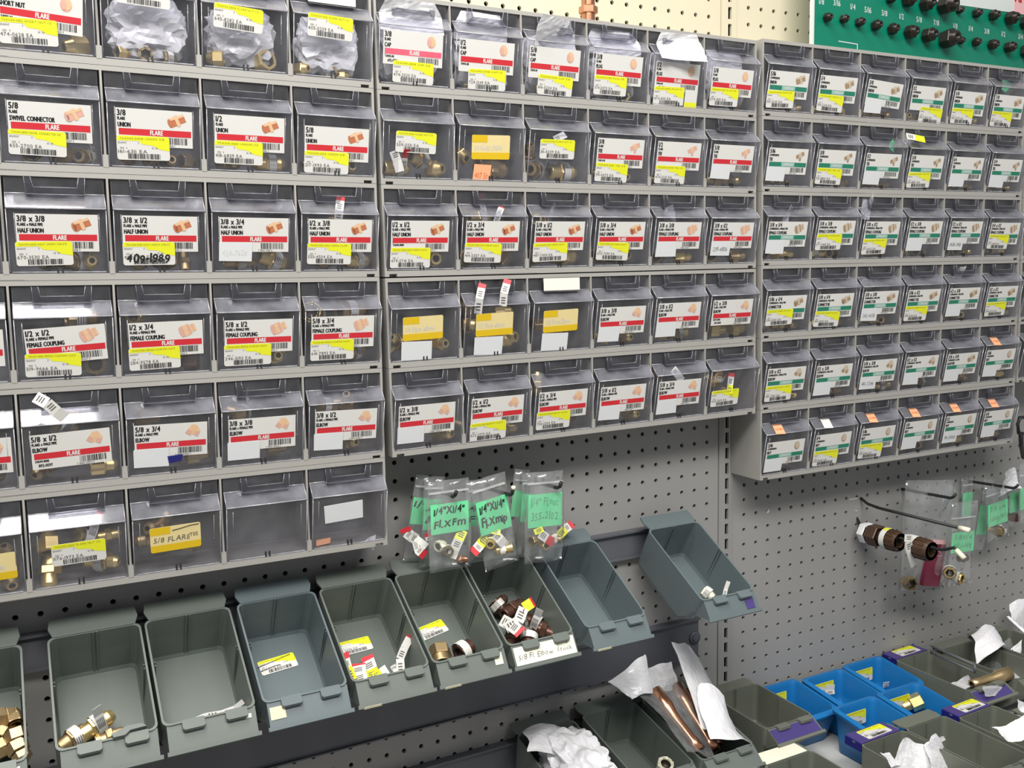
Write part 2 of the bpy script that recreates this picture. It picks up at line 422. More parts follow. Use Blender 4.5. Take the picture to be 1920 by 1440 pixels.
def make_ytag(words, seed, second=None, stroke=False):
    mb = MB(); W, H = .054, .030
    plate(mb, rrect(W, H, .002), E0, 0)
    flat(mb, [(0.0004, H * .7), (W * .4, H * .7), (W * .4, H - .0002), (.002, H), (.0004, H * .95)], E1, 1)
    flat(mb, [(.0015, .0), (W - .0015, 0), (W, .0015), (W, H * .28), (0, H * .28), (0, .0015)], E1, 1)
    text(mb, words, W * .06, H * .38, H * .2, 2, E2, width=W * .72, shear=.15, jit=.1)
    if second: text(mb, second, W * .78, H * .48, H * .14, 2, E2, .9)
    if stroke: mb.tube([(W * .44, H * .82, E2), (W * .6, H * .86, E2), (W * .8, H * .93, E2), (W * .97, H * .94, E2)], .0004, 5, 3)
    return mb.mesh('yellow_tag', [M_BUFF, M_OCHRE, M_PENCIL if not second else M_GREYP, M_BLACK])

# ------------------------------------------------------------------ the wall: pegboard panels, uprights, floor
PEG = 0.0254
wall = link('wall_back', None)
tag(wall, None, None, None, 'structure')
def peg_panel(x0, x1, z0, z1, gx, gz, material, holes, yaw=0.0, name='peg_panel', y=0.0):
    """pegboard with its round holes cut through a 5 mm board; holes = (x0,x1,z0,z1) where the photo can see them"""
    mb = MB(); hx0, hx1, hz0, hz1 = holes; TH = .005; rr = .0034
    i0 = math.ceil((hx0 - gx) / PEG + .5); i1 = math.floor((hx1 - gx) / PEG - .5)
    j0 = math.ceil((hz0 - gz) / PEG + .5); j1 = math.floor((hz1 - gz) / PEG - .5)
    X0 = gx + (i0 - .5) * PEG; X1 = gx + (i1 + .5) * PEG; Z0 = gz + (j0 - .5) * PEG; Z1 = gz + (j1 + .5) * PEG
    oct_ = [(rr * math.cos(math.pi / 8 + k * math.pi / 4), rr * math.sin(math.pi / 8 + k * math.pi / 4)) for k in range(8)]
    h = PEG / 2
    sq = [(h, h * .4142), (h * .4142, h), (-h * .4142, h), (-h, h * .4142), (-h, -h * .4142), (-h * .4142, -h), (h * .4142, -h), (h, -h * .4142)]
    cor = {0: (h, h), 2: (-h, h), 4: (-h, -h), 6: (h, -h)}
    vs = [(x, 0, z) for x, z in oct_] + [(x, TH, z) for x, z in oct_] + [(x, 0, z) for x, z in sq] + [(cor[k][0], 0, cor[k][1]) for k in (0, 2, 4, 6)]
    fs = []
    for k in range(8):
        k2 = (k + 1) % 8
        fs.append((k, k2, 8 + k2, 8 + k))
        if k % 2 == 0: fs.append((k, 16 + k, 24 + k // 2, 16 + k2, k2))
        else: fs.append((k, 16 + k, 16 + k2, k2))
    for i in range(i0, i1 + 1):
        for j in range(j0, j1 + 1):
            mb.add(vs, fs, 0, T((gx + i * PEG, 0, gz + j * PEG)))
    for a, b, c, d in ((x0, x1, z0, Z0), (x0, x1, Z1, z1), (x0, X0, Z0, Z1), (X1, x1, Z0, Z1)):
        if b - a > 1e-5 and d - c > 1e-5: mb.box((a, 0, c), (b, TH, d), 0)
    o = link(name, mb.mesh(name, [material]), wall)
    o.matrix_basis = T((x0, y, ZO)) @ R('Z', -math.degrees(yaw)) @ T((-x0, 0, 0))
    return o
peg_panel(-1.4, .5905, -1.62, -.145, .03456, -.58239, M_PEG, (-.62, .588, -1.14, -.56))
peg_panel(.6235, 2.4, -1.62, -.145, .64686, -.71278, M_PEG, (.634, 1.75, -1.24, -.60), .0378, y=.0005)
peg_panel(-1.4, .5905, -.1445, 1.1, .03456, -.58239 + 22 * PEG, M_CREAM, (-.05, .588, -.04, .26))
peg_panel(.6235, 2.4, -.1445, 1.1, .64686, -.71278 + 28 * PEG, M_CREAM, (.634, 1.3, -.02, .28), .0378, y=.0005)
mb = MB(); mb.box((-1.4, .03, -1.84), (2.4, .05, 1.1)); link('backing_board', mb.mesh('backing_board', [M_DARK]), wall, T((0, 0, ZO)))
def upright(z0, z1, zs0, zs1, material):
    mb = MB(); a, b = .5925, .6225; s0, s1 = .6055, .6125; TH = .004; Y = -.0008
    for x0, x1 in ((a, s0), (s1, b)): mb.box((x0, Y, z0), (x1, TH, z1))
    mb.box((s0, Y, z0), (s1, TH, zs0)); mb.box((s0, Y, zs1), (s1, TH, z1))
    z = zs0
    while z < zs1 - 1e-6:
        mb.box((s0, Y, z), (s1, TH, min(z + .0072, zs1))); z += PEG
    mb.box((b, .0012, z0), (.6233, TH, z1)); mb.box((.5907, .0018, z0), (a, TH, z1))
    link('slotted_upright', mb.mesh('slotted_upright', [material]), wall, T((0, 0, ZO)))
upright(-1.62, -.145, -.5955 - 24 * PEG, -.5955 + 2 * PEG, M_UPR)
upright(-.1445, 1.1, -.03, -.03 + 11 * PEG, M_CREAM)
mb = MB(); mb.box((-4, -5, -.02), (5, .06, 0)); tag(link('floor', mb.mesh('floor', [M_FLOOR])), None, None, None, 'structure')
mb = MB(); mb.box((-1.4, -.5, 0), (2.4, .02, .12)); mb.box((-1.4, -.015, .12), (2.4, .02, .25))
tag(link('trim_1', mb.mesh('kick_plate', [M_RAIL])), None, None, None, 'structure')

# ------------------------------------------------------------------ tip-out drawer cabinets
P, H = 0.10033, 0.11189
STACKS = {'L': (-.0007, -.0729, .0004, .0119, -.0049), 'M': (0, -.0722, 0, -.0041, .0081), 'R': (.6087, -.0722, .0082, .0312, .0065),
          'X': (1.2135, -.0915, .012, .0312, .0065)}
def stack_matrix(s, k, col0):
    x, y, z, ya, ro = STACKS[s]
    ex = Vector((math.cos(ro) * math.cos(ya), -math.cos(ro) * math.sin(ya), math.sin(ro)))
    ey = Vector((math.sin(ya), math.cos(ya), 0))
    ez = Vector((-math.sin(ro) * math.cos(ya), math.sin(ro) * math.sin(ya), math.cos(ro)))
    o = Vector((x, y, z + ZO)) + ex * (col0 * P) - ez * (k * H + (.0012 if s == 'M' and k >= 3 else 0))
    return basis(o, ex, ey, ez)
def cabinet_mesh():
    mb = MB(); W = 6 * P; D = .0705; a = .0012; g = .0002
    mb.box((a, 0, -.0052), (W - a, D, -g))                                   # top plate with front rail
    mb.box((a, .009, -H + g), (W - a, D, -.1045))                            # bottom plate
    mb.box((.017, 0, -H + g), (W - .017, .009, -.1045)); 
    for x0, x1 in ((a, .007), (W - .007, W - a)): mb.box((x0, 0, -H + g), (x1, .009, -.1045))
    for x0, x1 in ((.007, .017), (W - .017, W - .007)): mb.box((x0, 0, -H + .0036), (x1, .009, -.1045))
    for x0, x1 in ((a, .0042), (W - .0042, W - a)): mb.box((x0, 0, -.1045), (x1, D, -.0052))
    for i in range(1, 6): mb.box((i * P - .0011, 0, -.1045), (i * P + .0011, D, -.0052))
    for i in range(1, 6): mb.box((i * P - .0028, -.0004, -.1052), (i * P + .0028, .006, -.092))
    mb.box((.0042, D - .002, -.1045), (W - .0042, D, -.0052), 1)             # back wall
    for z in (-.0558, ): mb.box((.2 * W, -.0003, -H + g + .0008), (.36 * W, 0, -H + g + .0014), 0)
    return mb.mesh('cabinet_frame', [M_FRAME, M_CAVITY])
CAB = cabinet_mesh()
def drawer_mesh():
    mb = MB(); x0, x1 = .0032, P - .0032; t = .0014
    line = [(.002, -.0062), (.002, -.0225), (-.012, -.038), (.0012, -.1038), (.054, -.1038)]
    # shell in three runs so that the scuffed ledge has its own surface
    mb.strip(line[:2], t, x0, x1, 0); mb.strip(line[1:3], t, x0, x1, 1); mb.strip(line[2:4], t, x0, x1, 0); mb.strip(line[3:], t, x0, x1, 0)
    side = [(.004, -.0062), (.004, -.0222), (-.0100, -.0384), (.003, -.1024), (.054, -.1024), (.054, -.034), (.02, -.0062)]
    mb.prism(side, 0, x0, x0 + .0012, 0); mb.prism(side, 0, x1 - .0012, x1, 0)
    mb.box((x0 + .0012, .0526, -.1024), (x1 - .0012, .054, -.04), 0)
    mb.tube([(x0, -.0122, -.0381), (x1, -.0122, -.0381)], .0007, 6, 2)       # bead along the lip, its highlight put into a paler colour
    mb.tube([(x0, .0018, -.0224), (x0 + .019, .0018, -.0224)], .0006, 6, 2); mb.tube([(x1 - .019, .0018, -.0224), (x1, .0018, -.0224)], .0006, 6, 2)
    for x in (x0 + .0004, x1 - .0004):
        mb.tube([(x, -.0117, -.0395), (x, .0008, -.1030)], .0005, 5, 2); mb.tube([(x, .002, -.0222), (x, -.0118, -.0378)], .0005, 5, 2)
    mb.box((x0 + .003, -.0005, -.1036), (x1 - .003, .0002, -.1026), 2)
    for x in (x0 + .0075, x1 - .0075):                                       # side grooves drawn as paler highlight streaks
        mb.tube([(x, -.0112, -.0432), (x, -.0052, -.073)], .0005, 5, 4)
    for x in (P / 2 - .0022, P / 2 + .0022): mb.box((x - .0009, -.0012, -.1035), (x + .0009, .001, -.098), 3)
    return mb.mesh('drawer', [M_CLEAR, M_LEDGE, M_EDGE, M_POST, M_EDGE2])
def handle_mesh():
    mb = MB(); c = P / 2; w = .0285; i = .0225; y0, y1 = -.0048, .0016
    mb.prism([(c - w, -.0062), (c - i, -.0062), (c - i + .002, -.0165), (c - w + .0012, -.0235)], 1, y0, y1, 0)
    mb.prism([(c + w, -.0062), (c + i, -.0062), (c + i - .002, -.0165), (c + w - .0012, -.0235)], 1, y0, y1, 0)
    mb.prism([(c - w + .0012, -.0235), (c + w - .0012, -.0235), (c + i - .002, -.0165), (c - i + .002, -.0165)], 1, y0, y1, 0)
    mb.tube([(c - i, y0, -.0062), (c - i + .002, y0, -.0165), (c + i - .002, y0, -.0165), (c + i, y0, -.0062)], .0005, 5, 1)
    mb.tube([(c - w, y0, -.0062), (c - w + .0012, y0, -.0235), (c + w - .0012, y0, -.0235), (c + w, y0, -.0062)], .0004, 5, 1)
    return mb.mesh('handle', [M_HANDLE, M_EDGE2])
DRAWER, HANDLE = drawer_mesh(), handle_mesh()
_d = Vector((0, .0132, -.0658)).normalized()
FACE = basis(Vector((0, -.012, -.038)), Vector((1, 0, 0)), -_d, Vector((1, 0, 0)).cross(-_d))
LEDGE = basis(Vector((0, .002, -.0225)), Vector((1, 0, 0)), Vector((0, .659, .753)), Vector((0, -.753, .659)))
FACE_L = .068

# size ; sub ; name ; marks.  marks: s<num> price sticker, w[:words] white slip, y:<words> yellow tag, c code lines, o orange slip on ledge,
# O white slip on ledge, h white card on the handle, b blue tape ; dx,dy,rot shift of the card in mm / degrees
ROWS = {
'L': [['', '', '1/2;F;SHORT NUT;s474-0628,c=54050-06,c2=892-0650;-2,-2,-3', ';;;s424-6849,su', ';;;s645-8282,su2', ';;;s605-0259,sv,h'],
      ['', '', '5/8;F;SWIVEL CONNECTOR;s655-2700', '3/8;F;UNION;s161-6311', '1/2;F;UNION;s418-6839', '5/8;F;UNION;s217-1993;0,-6'],
      ['', '', '3/8 x 3/8;M;HALF UNION;s670-3530', '3/8 x 1/2;M;HALF UNION;s409-1989,H', '3/8 x 3/4;M;HALF UNION;w:426-7628', '1/2 x 3/8;M;HALF UNION;s533-4504'],
      ['', '5/8 x 5/8;W;FEMALE COUPLING;s611-4120;5,-5', '1/2 x 1/2;W;FEMALE COUPLING;s519-9666;1,-4,3', '1/2 x 3/4;W;FEMALE COUPLING;s284-9578;0,-2,1', '5/8 x 1/2;W;FEMALE COUPLING;s246-5193;0,-3', '5/8 x 3/4;W;FEMALE COUPLING;s641-7893;-1,-2'],
      ['', '1/2 x 3/4;M;ELBOW;w;5,-4', '5/8 x 1/2;M;ELBOW;c=54049-1008,c2=892-0597;-1,-3,2', '5/8 x 3/4;M;ELBOW;w,b;-1,-3,-1', '3/8 x 3/8;W;ELBOW;w;-1,-4,0', '3/8 x 1/2;W;ELBOW;w;-1,-3,-1'],
      ['', ';;;y:1/2 FLARE UNION', ';;;s076-1973,sw', ';;;y:5/8 FLARE,tee', '', ';;;w,wc,crumb']],
'M': [['3/8;F;CAP;s474-2020,c=54045-06,c2=692-0159,fade,sx', '1/2;F;CAP;s729-1349,c=54045-08,sx;-1,-1', '5/8;F;CAP;s616-0234,c=54045-10,sx;-2,-1', '3/8;F;PLUG;s374-5070,c=54046-06;-1,-1', '1/2;F;PLUG;s474-5101,c=54046-08,c2=692-0501,sl,tag;-1,-3', '5/8;F;PLUG;s574-5101,c=54046-10;-1,-3'],
      [';;;s509-0331,sm', ';;;y:3/4 FLARE UNION,pk,ym', ';;;s311-4209,sm2', '3/8;F;TEE;s391-4470,c=54044-06,sl', '1/2;F;TEE;s474-1220,sl', '5/8;F;TEE;w,c=54044-10'],
      ['1/2 x 1/2;M;HALF UNION;s479-5741,c=54048-0808,sl', '1/2 x 3/4;M;HALF UNION;s414-0357', '5/8 x 1/2;M;HALF UNION;s487-7404', '5/8 x 3/4;M;HALF UNION;s470-7399,c=54048-1012', '3/8 x 3/8;W;FEMALE COUPLING;w', '3/8 x 1/2;W;FEMALE COUPLING;w:239-4806'],
      [';;;y:1/4 Flare elbow,w,yw', ';;;y:1/2 Flare elbow,w,yw', ';;;y:3/8 Flare Elbow,w,yw,h', '3/8 x 3/8;M;ELBOW;w;0,-4', '3/8 x 1/2;M;ELBOW;w;-1,-2', '1/2 x 3/8;M;ELBOW;c=54049-0806,c2=692-0565;-1,-1'],
      ['1/2 x 3/8;W;ELBOW;w;0,-3', '1/2 x 1/2;W;ELBOW;s622-3370,sl;0,-2', '1/2 x 3/4;W;ELBOW;s756-1204;0,-2', '5/8 x 1/2;W;ELBOW;w;-1,-3', '5/8 x 3/4;W;ELBOW;w;-1,-3', ';;;s425-1309,sw']],
'R': [['5/16;C;UNION;s301-2240;0,-3', '1/4;C;UNION;s301-2241;0,-3', '3/8;C;UNION;w;0,-4,-3', '1/2;C;UNION;s301-2260,sr;0,-5', '5/8;C;UNION;s301-2270;0,-7', '7/8;C;UNION;s301-2280;0,-7'],
      ['5/16;C;TEE;w;0,-4', '3/8;C;TEE;s321-8810;-1,-3', '1/2;C;TEE;w;0,-5', '5/8;C;TEE;s321-8817;0,-4', '1/4;C;TEE;w;-1,-4', '3/4;C;TEE;w;0,-4'],
      ['3/8 x 1/4;P;FEMALE COUPLING;w;0,-2', '3/8 x 3/8;P;FEMALE COUPLING;s377-4410,sh', '3/8 x 1/2;P;FEMALE COUPLING;s377-4422;0,-1', '1/2 x 3/8;P;FEMALE COUPLING;w', '1/2 x 1/2;P;FEMALE COUPLING;w:168-1911', '3/4 x 1/2;P;FEMALE COUPLING;s377-4431,sh;0,-2'],
      ['5/16 x 1/4;N;CONNECTOR;s390-5125,sh;0,-3', '3/8 x 1/4;N;CONNECTOR;s390-5130;0,-3', '3/8 x 3/8;N;CONNECTOR;w:262-4036;0,-2', '5/16 x 1/2;N;CONNECTOR;s390-5144;0,-2', '1/2 x 3/8;N;CONNECTOR;w;0,-2', '1/2 x 1/2;N;CONNECTOR;s390-5170;0,-2'],
      ['3/8 x 1/2;P;ELBOW;s410-7315;0,-3', '1/2 x 3/8;N;ELBOW;w;0,-5', '5/8 x 3/8;N;ELBOW;w:410-7246;0,-3', '1/2 x 1/2;N;ELBOW;w;0,-3', '5/8 x 5/8;A;ADAPTER;w;0,-4', '3/16;C;NUT;w,o;0,-3'],
      ['3/16;C;NUT;w,o;0,-7', '1/4;C;NUT;s433-1040,O;0,-5', '5/16;C;NUT;s433-1046,o;0,-4', '3/8;C;NUT;w,o;0,-2', '1/2;C;NUT;w:91-590,o;0,-1', '5/8;C;NUT;w,o;0,-1']],
'X': [['', '', '', '', '', '']] * 4,
}
STACK_WORD = {'L': 'left', 'M': 'middle', 'R': 'right', 'X': 'far right'}
ORD1 = ['first', 'second', 'third', 'fourth', 'fifth', 'sixth']
ORD = ['top', 'second', 'third', 'fourth', 'fifth', 'sixth']
HOLDS = {
 ('L', 0): 'grey tip-out drawer cabinet with white crumpled bags, top row of left stack', ('L', 1): 'grey tip-out drawer cabinet of swivel connectors and flare unions, left stack',
 ('L', 2): 'grey tip-out drawer cabinet of half unions from 3/8 x 3/8, left stack', ('L', 3): 'grey tip-out drawer cabinet of female couplings from 1/2 x 1/2, left stack',
 ('L', 4): 'grey tip-out drawer cabinet of elbows above the empty drawers, left stack', ('L', 5): 'lowest grey tip-out drawer cabinet of left stack with two emptied drawers',
 ('M', 0): 'grey tip-out drawer cabinet of flare caps and plugs, top of middle stack', ('M', 1): 'grey tip-out drawer cabinet of flare tees and loose unions, middle stack',
 ('M', 2): 'grey tip-out drawer cabinet of half unions beginning 1/2 x 1/2, middle stack', ('M', 3): 'grey tip-out drawer cabinet with three yellow handwritten elbow tags, middle stack',
 ('M', 4): 'grey tip-out drawer cabinet of female pipe elbows, bottom of middle stack',
 ('R', 0): 'grey tip-out drawer cabinet of compression unions under the green board', ('R', 1): 'grey tip-out drawer cabinet of compression tees, right stack',
 ('R', 2): 'grey tip-out drawer cabinet of compression female couplings, right stack', ('R', 3): 'grey tip-out drawer cabinet of compression connectors, right stack',
 ('R', 4): 'grey tip-out drawer cabinet of compression elbows, second from bottom of right stack', ('R', 5): 'bottom grey cabinet of right stack with orange slips on drawer ledges'}
DRAWERS = {}
CELL = {}
CARD_N = 0
def face_place(x, down, w, h, rot=0, out=0.0001):
    """matrix for a flat piece whose lower-left corner is its origin: x from the drawer's left, down the face to its top edge"""
    return FACE @ T((x + w / 2, -(down + h / 2), out)) @ R('Z', rot) @ T((-w / 2, -h / 2, 0))
for s in 'LMRX':
    for k, row in enumerate(ROWS[s]):
        kk = k + (1 if s == 'X' else 0)
        col0 = -6 if s == 'L' else 0
        Mx = stack_matrix(s, kk, col0)
        lab = HOLDS.get((s, k)) or 'grey tip-out drawer cabinet cut off at the picture edge, row %s beside right stack' % ORD[kk]
        root = empty('drawer_cabinet', Mx, lab, 'cabinet', 'tip-out drawer cabinets on the pegboard')
        link('cabinet_frame', CAB, root)
        for c, spec in enumerate(row):
            if s == 'X' and c > 1: continue
            dr = link('drawer', DRAWER, root, T((c * P, 0, 0)))
            link('handle', HANDLE, dr)
            CELL[(s, k, c)] = Mx @ T((c * P, 0, 0)); DRAWERS[(s, k, c)] = dr
            if not spec: continue
            f = spec.split(';') + ['']
            size, sub, name, marks = f[:4]; shift = [float(v) for v in f[4].split(',')] if f[4] else []
            shift += [0] * (3 - len(shift))
            mk = marks.split(','); seed = CARD_N = CARD_N + 1
            val = {m.split('=')[0]: m.split('=')[1] for m in mk if '=' in m}
            cx = (.0115 if s == 'L' else .0085 if s == 'M' else .0075) + shift[0] * .001
            down = .0062 - shift[1] * .001
            if size:
                cm = make_card(size, sub, name, val.get('c'), val.get('c2'), seed, 'fade' in mk)
                link('name_card', cm, dr, face_place(cx, down, CW, CH, shift[2]))
                tag(dr, 'drawer with a %s %s card' % (size, name.lower()))
            bx, bd = cx - .0005, down + .0270
            rn = random.Random(seed * 13)
            for m in mk:
                if m[:1] == 's' and len(m) > 4 and m[1].isdigit():
                    num = m[1:]
                    ln = ('75A0%02d-%02d%02d ' % (rn.randint(40, 50), rn.choice((4, 6, 8, 10)), rn.choice((6, 8, 12)))) + (name or 'FLARE NUT') + ' ' + (size.replace(' ', '') or '1/2')
                    sx, sd, rot = bx - .0005 + rn.uniform(-.001, .001), bd + .001, rn.uniform(-2, 2)
                    if 'su' in mk: sx, sd, rot = .019, -.013, -2
                    if 'su2' in mk: sx, sd, rot = .016, .001, -3
                    if 'sv' in mk: sx, sd, rot = .019, -.001, -2
                    if 'sm' in mk or 'sm2' in mk: sx, sd = .019, .0115
                    if 'sw' in mk: sx, sd, rot = (.023, .017, 1) if s == 'L' else (.007, .031, 1)
                    if 'sx' in mk: sx, sd = .021, bd + .007
                    if 'sl' in mk: sd = bd + .006
                    if 'sr' in mk: sx, sd = .031, bd + .006
                    if 'sh' in mk: sd = bd - .006
                    link('price_sticker', make_sticker(num, ln, seed, '409-1989' if 'H' in mk else None), dr, face_place(sx, sd, SW, SH, rot, .0010))
                elif m[:1] == 'w' and (len(m) == 1 or m[1] == ':'):
                    words = m[2:] if len(m) > 1 else None
                    w, h = .036, .021
                    sx, sd = bx - .0005, bd + .001
                    if 'yw' in mk: w, h, sx, sd = .041, .024, .018, .042
                    if 'wc' in mk: w, h, sx, sd = .048, .0235, .018, .0105
                    link('paper_slip', make_slip(w, h, words, seed, [M_SLIP, M_GREYP if words and s != 'L' else M_PENCIL]), dr, face_place(sx, sd, w, h, -1 if 'wc' not in mk else 3, .0010))
                elif m[:2] == 'y:':
                    sx, sd = (.019, .0105)
                    if 'tee' in mk: sx, sd = .021, .0125
                    if 'ym' in mk: sx, sd = .021, .0105
                    if (s, k, c) == ('L', 5, 1): sx, sd = .036, .02
                    link('yellow_tag', make_ytag(m[2:], seed, 'TEE' if 'tee' in mk else None, 'tee' in mk), dr, face_place(sx, sd, .054, .030, 1.5, .0001))
                elif m in ('o', 'O'):
                    mm = MB(); plate(mm, [(0, 0), (.018, 0), (.018, .018), (0, .018)], E0, 0)
                    if m == 'o': text(mm, '4G2-91%02d' % seed, .002, .007, .0036, 1, E1, width=.014, bold=.03)
                    o = link('orange_slip' if m == 'o' else 'white_slip', mm.mesh('ledge_slip', [M_ORANGE if m == 'o' else M_CREAMLBL, M_RUST]), dr)
                    o.matrix_basis = LEDGE @ T((.022, -.0215, .0009)) @ R('Z', -4)
                elif m == 'h':
                    mm = MB(); mm.box((.022, -.0056, -.0222), (P - .022, -.005, -.0058))
                    link('handle_card', mm.mesh('handle_card', [M_CREAMLBL]), dr)
                elif m == 'pk':
                    link('pink_slip', make_slip(.0245, .025, '407 50', seed, [M_ORANGE, M_RUST]), dr, face_place(.0245, .0475, .0245, .025, -3, .0003))
                elif m == 'tag':
                    mm = MB(); plate(mm, [(0, 0), (.022, 0), (.022, .024), (0, .024)], E0, 0); flat(mm, [(0, 0), (.022, 0), (.022, .007), (0, .007)], E1, 1)
                    link('small_tag', mm.mesh('small_tag', [M_WHITE, M_YEL]), dr, face_place(.062, .044, .022, .024, 0, .0010))
                elif m == 'b':
                    mm = MB(); plate(mm, [(.001, 0), (.0145, .001), (.0165, .009), (0, .0085)], E0, 0)
                    link('blue_tape', mm.mesh('blue_tape', [M_NAVY]), dr, face_place(.0445, .046, .0165, .009, 2, .0016))
                elif m == 'crumb':
                    pass

# ------------------------------------------------------------------ brass fittings
def threads(mb, x0, x1, r, n, mi=0, seg=14):
    prof = []
    for i in range(n):
        a = x0 + (x1 - x0) * i / n; b = x0 + (x1 - x0) * (i + .5) / n
        prof += [(a, r * .92), (b, r)]
    prof.append((x1, r * .92)); mb.lathe(prof, seg, mi)
def hexp(mb, x0, x1, r, mi=0):
    mb.lathe([(x0, r * .7), (x0, r * .93), (x0 + .1, r), (x1 - .1, r), (x1, r * .93), (x1, r * .7)], 6, mi, None, False)
def mouth(mb, x, r, d, mi=0, bore=1, k=.62):
    """open end of a fitting: ring face and a dark bore; d = direction into the body"""
    mb.lathe([(x, r), (x, r * k)], 14, mi, None, False)
    mb.lathe([(x, r * k), (x + d * .25, r * k * .97)], 14, mi)
    mb.lathe([(x + d * .25, r * k * .97), (x + d * 1.0, r * k * .9), (x + d * 1.0, .01)], 14, bore)
def fit_mesh(kind, m0):
    mb = MB()
    if kind == 'union':
        for s in (1, -1):
            q = Matrix.Scale(-1, 4, (1, 0, 0)) if s < 0 else Matrix.Identity(4)
            sub = MB(); threads(sub, .5, 1.8, 1.0, 5); sub.lathe([(1.8, .92), (1.9, .86), (2.35, .62)], 14, 0); mouth(sub, 2.35, .62, -1)
            mb.add(sub.v, sub.f, 0, q, True); mb.m[-len(sub.f):] = sub.m
        hexp(mb, -.55, .55, 1.28)
    elif kind == 'half':
        threads(mb, .5, 1.8, 1.0, 5); mb.lathe([(1.8, .92), (1.9, .86), (2.35, .62)], 14, 0); mouth(mb, 2.35, .62, -1)
        hexp(mb, -.45, .55, 1.32); threads(mb, -1.9, -.45, 1.02, 6); mouth(mb, -1.9, .94, 1)
    elif kind == 'coupling':
        hexp(mb, -1.5, .5, 1.36); mouth(mb, -1.5, 1.2, 1, 0, 1, .72); threads(mb, .5, 1.8, .9, 5); mb.lathe([(1.8, .83), (2.2, .58)], 14, 0); mouth(mb, 2.2, .58, -1)
    elif kind == 'nut':
        hexp(mb, -1.0, .55, 1.25); mb.lathe([(.55, 1.0), (.75, .92), (1.3, .74), (1.45, .7)], 14, 0); mouth(mb, -1.0, 1.12, 1, 0, 1, .78); mouth(mb, 1.45, .7, -1)
    elif kind == 'cap':
        hexp(mb, -.7, .6, 1.2); mb.lathe([(.6, 1.0), (.85, .8), (.95, .4), (.95, .01)], 12, 0); mouth(mb, -.7, 1.1, 1, 0, 1, .8)
    elif kind in ('elbow', 'tee'):
        mb.box((-.85, -.85, -.85), (.85, .85, .85), 0, R('Z', 0)); mb.lathe([(-.95, .7), (-.9, .95), (.9, .95), (.95, .7)], 8, 0, None, False)
        arms = [Matrix.Identity(4), R('Z', 90)] + ([R('Z', 180)] if kind == 'tee' else [])
        for q in arms:
            sub = MB(); sub.lathe([(.8, 1.0), (1.0, 1.0)], 12, 0); threads(sub, 1.0, 2.1, .86, 5); sub.lathe([(2.1, .79), (2.5, .56)], 14, 0); mouth(sub, 2.5, .56, -1)
            mb.add(sub.v, sub.f, 0, q, True); mb.m[-len(sub.f):] = sub.m
    elif kind == 'collar':                                                    # wide hex with a deep threaded mouth
        hexp(mb, -.6, .6, 1.25); threads(mb, .6, 1.5, 1.05, 5); mouth(mb, 1.5, .97, -1, 0, 1, .86); mouth(mb, -.6, 1.1, 1, 0, 1, .7)
    elif kind == 'bighex':
        hexp(mb, -1.2, .2, 1.3); hexp(mb, .3, 1.3, 1.12); mouth(mb, -1.2, 1.2, 1, 0, 1, .6); mb.lathe([(1.3, .8), (1.6, .66)], 12, 0); mouth(mb, 1.6, .66, -1)
    return mb.mesh('fitting', [m0, M_BORE])
FIT = {}
NAME = {'union': 'flare_union', 'half': 'half_union', 'coupling': 'pipe_coupling', 'nut': 'flare_nut', 'cap': 'closed_hex_fitting', 'elbow': 'pipe_elbow', 'tee': 'pipe_tee', 'collar': 'threaded_collar', 'bighex': 'hex_connector'}
def band_mesh():
    """paper price tag: a loop round the fitting and a loose tail with a red end"""
    mb = MB(); n = 14; w = .55
    ring = [[(x, 1.36 * math.cos(2 * math.pi * k / n), 1.36 * math.sin(2 * math.pi * k / n)) for k in range(n)] for x in (-w, w)]
    mb.loft(ring, 0, None, False, False, True)
    return mb
def tag_mesh(tail, red):
    mb = band_mesh(); w = .55
    if tail:
        L = 3.6
        pts = [(0, -1.36, 0), (0, -1.5, 1.2), (0, -1.35, L * .6), (0, -1.7, L)]
        for i in range(3):
            a, b = Vector(pts[i]), Vector(pts[i + 1])
            q = [(-w, a.y, a.z), (w, a.y, a.z), (w, b.y, b.z), (-w, b.y, b.z)]
            mb.add([(x, y - .02, z) for x, y, z in q] + [(x, y + .02, z) for x, y, z in q], [(0, 1, 2, 3), (7, 6, 5, 4), (0, 4, 5, 1), (1, 5, 6, 2), (2, 6, 7, 3), (3, 7, 4, 0)], 1 if (red and i == 2) else 0)
        for j in range(5): mb.box((-w * .8 + .18 * j, -1.5, .5), (-w * .8 + .18 * j + .08, -1.46 - .06, 1.8), 2)
    else:
        for j in range(4): mb.box((-w * .8 + .28 * j, -1.395, -.5), (-w * .8 + .28 * j + .1, -1.36, .5), 2)
    return mb.mesh('price_tag', [M_WHITE, M_RED, M_GREYP])
TAGS = [tag_mesh(False, False), tag_mesh(True, True), tag_mesh(True, False)]
def fitting(kind, m, r, label, group=None, tagk=None):
    key = (kind, m.name)
    if key not in FIT: FIT[key] = fit_mesh(kind, m)
    o = link(NAME[kind], FIT[key], None, m)
    tag(o, label, 'fitting', group)
    if tagk is not None: link('price_tag', TAGS[tagk], o)
    return o
def put(kind, m, M, r, yaw, pitch, label, group=None, tagk=None, roll=0):
    if (kind, m.name) not in FIT: FIT[(kind, m.name)] = fit_mesh(kind, m)
    o = link(NAME[kind], FIT[(kind, m.name)])
    o.matrix_basis = M @ R('Z', yaw) @ R('Y', pitch) @ R('X', roll) @ Matrix.Scale(r, 4)
    tag(o, label, 'fitting', group)
    if tagk is not None:
        t = link('price_tag', TAGS[tagk], o); t.matrix_basis = T((.4 if kind in ('half', 'union') else 0, 0, 0)) @ R('X', random.uniform(-50, 30))
    return o

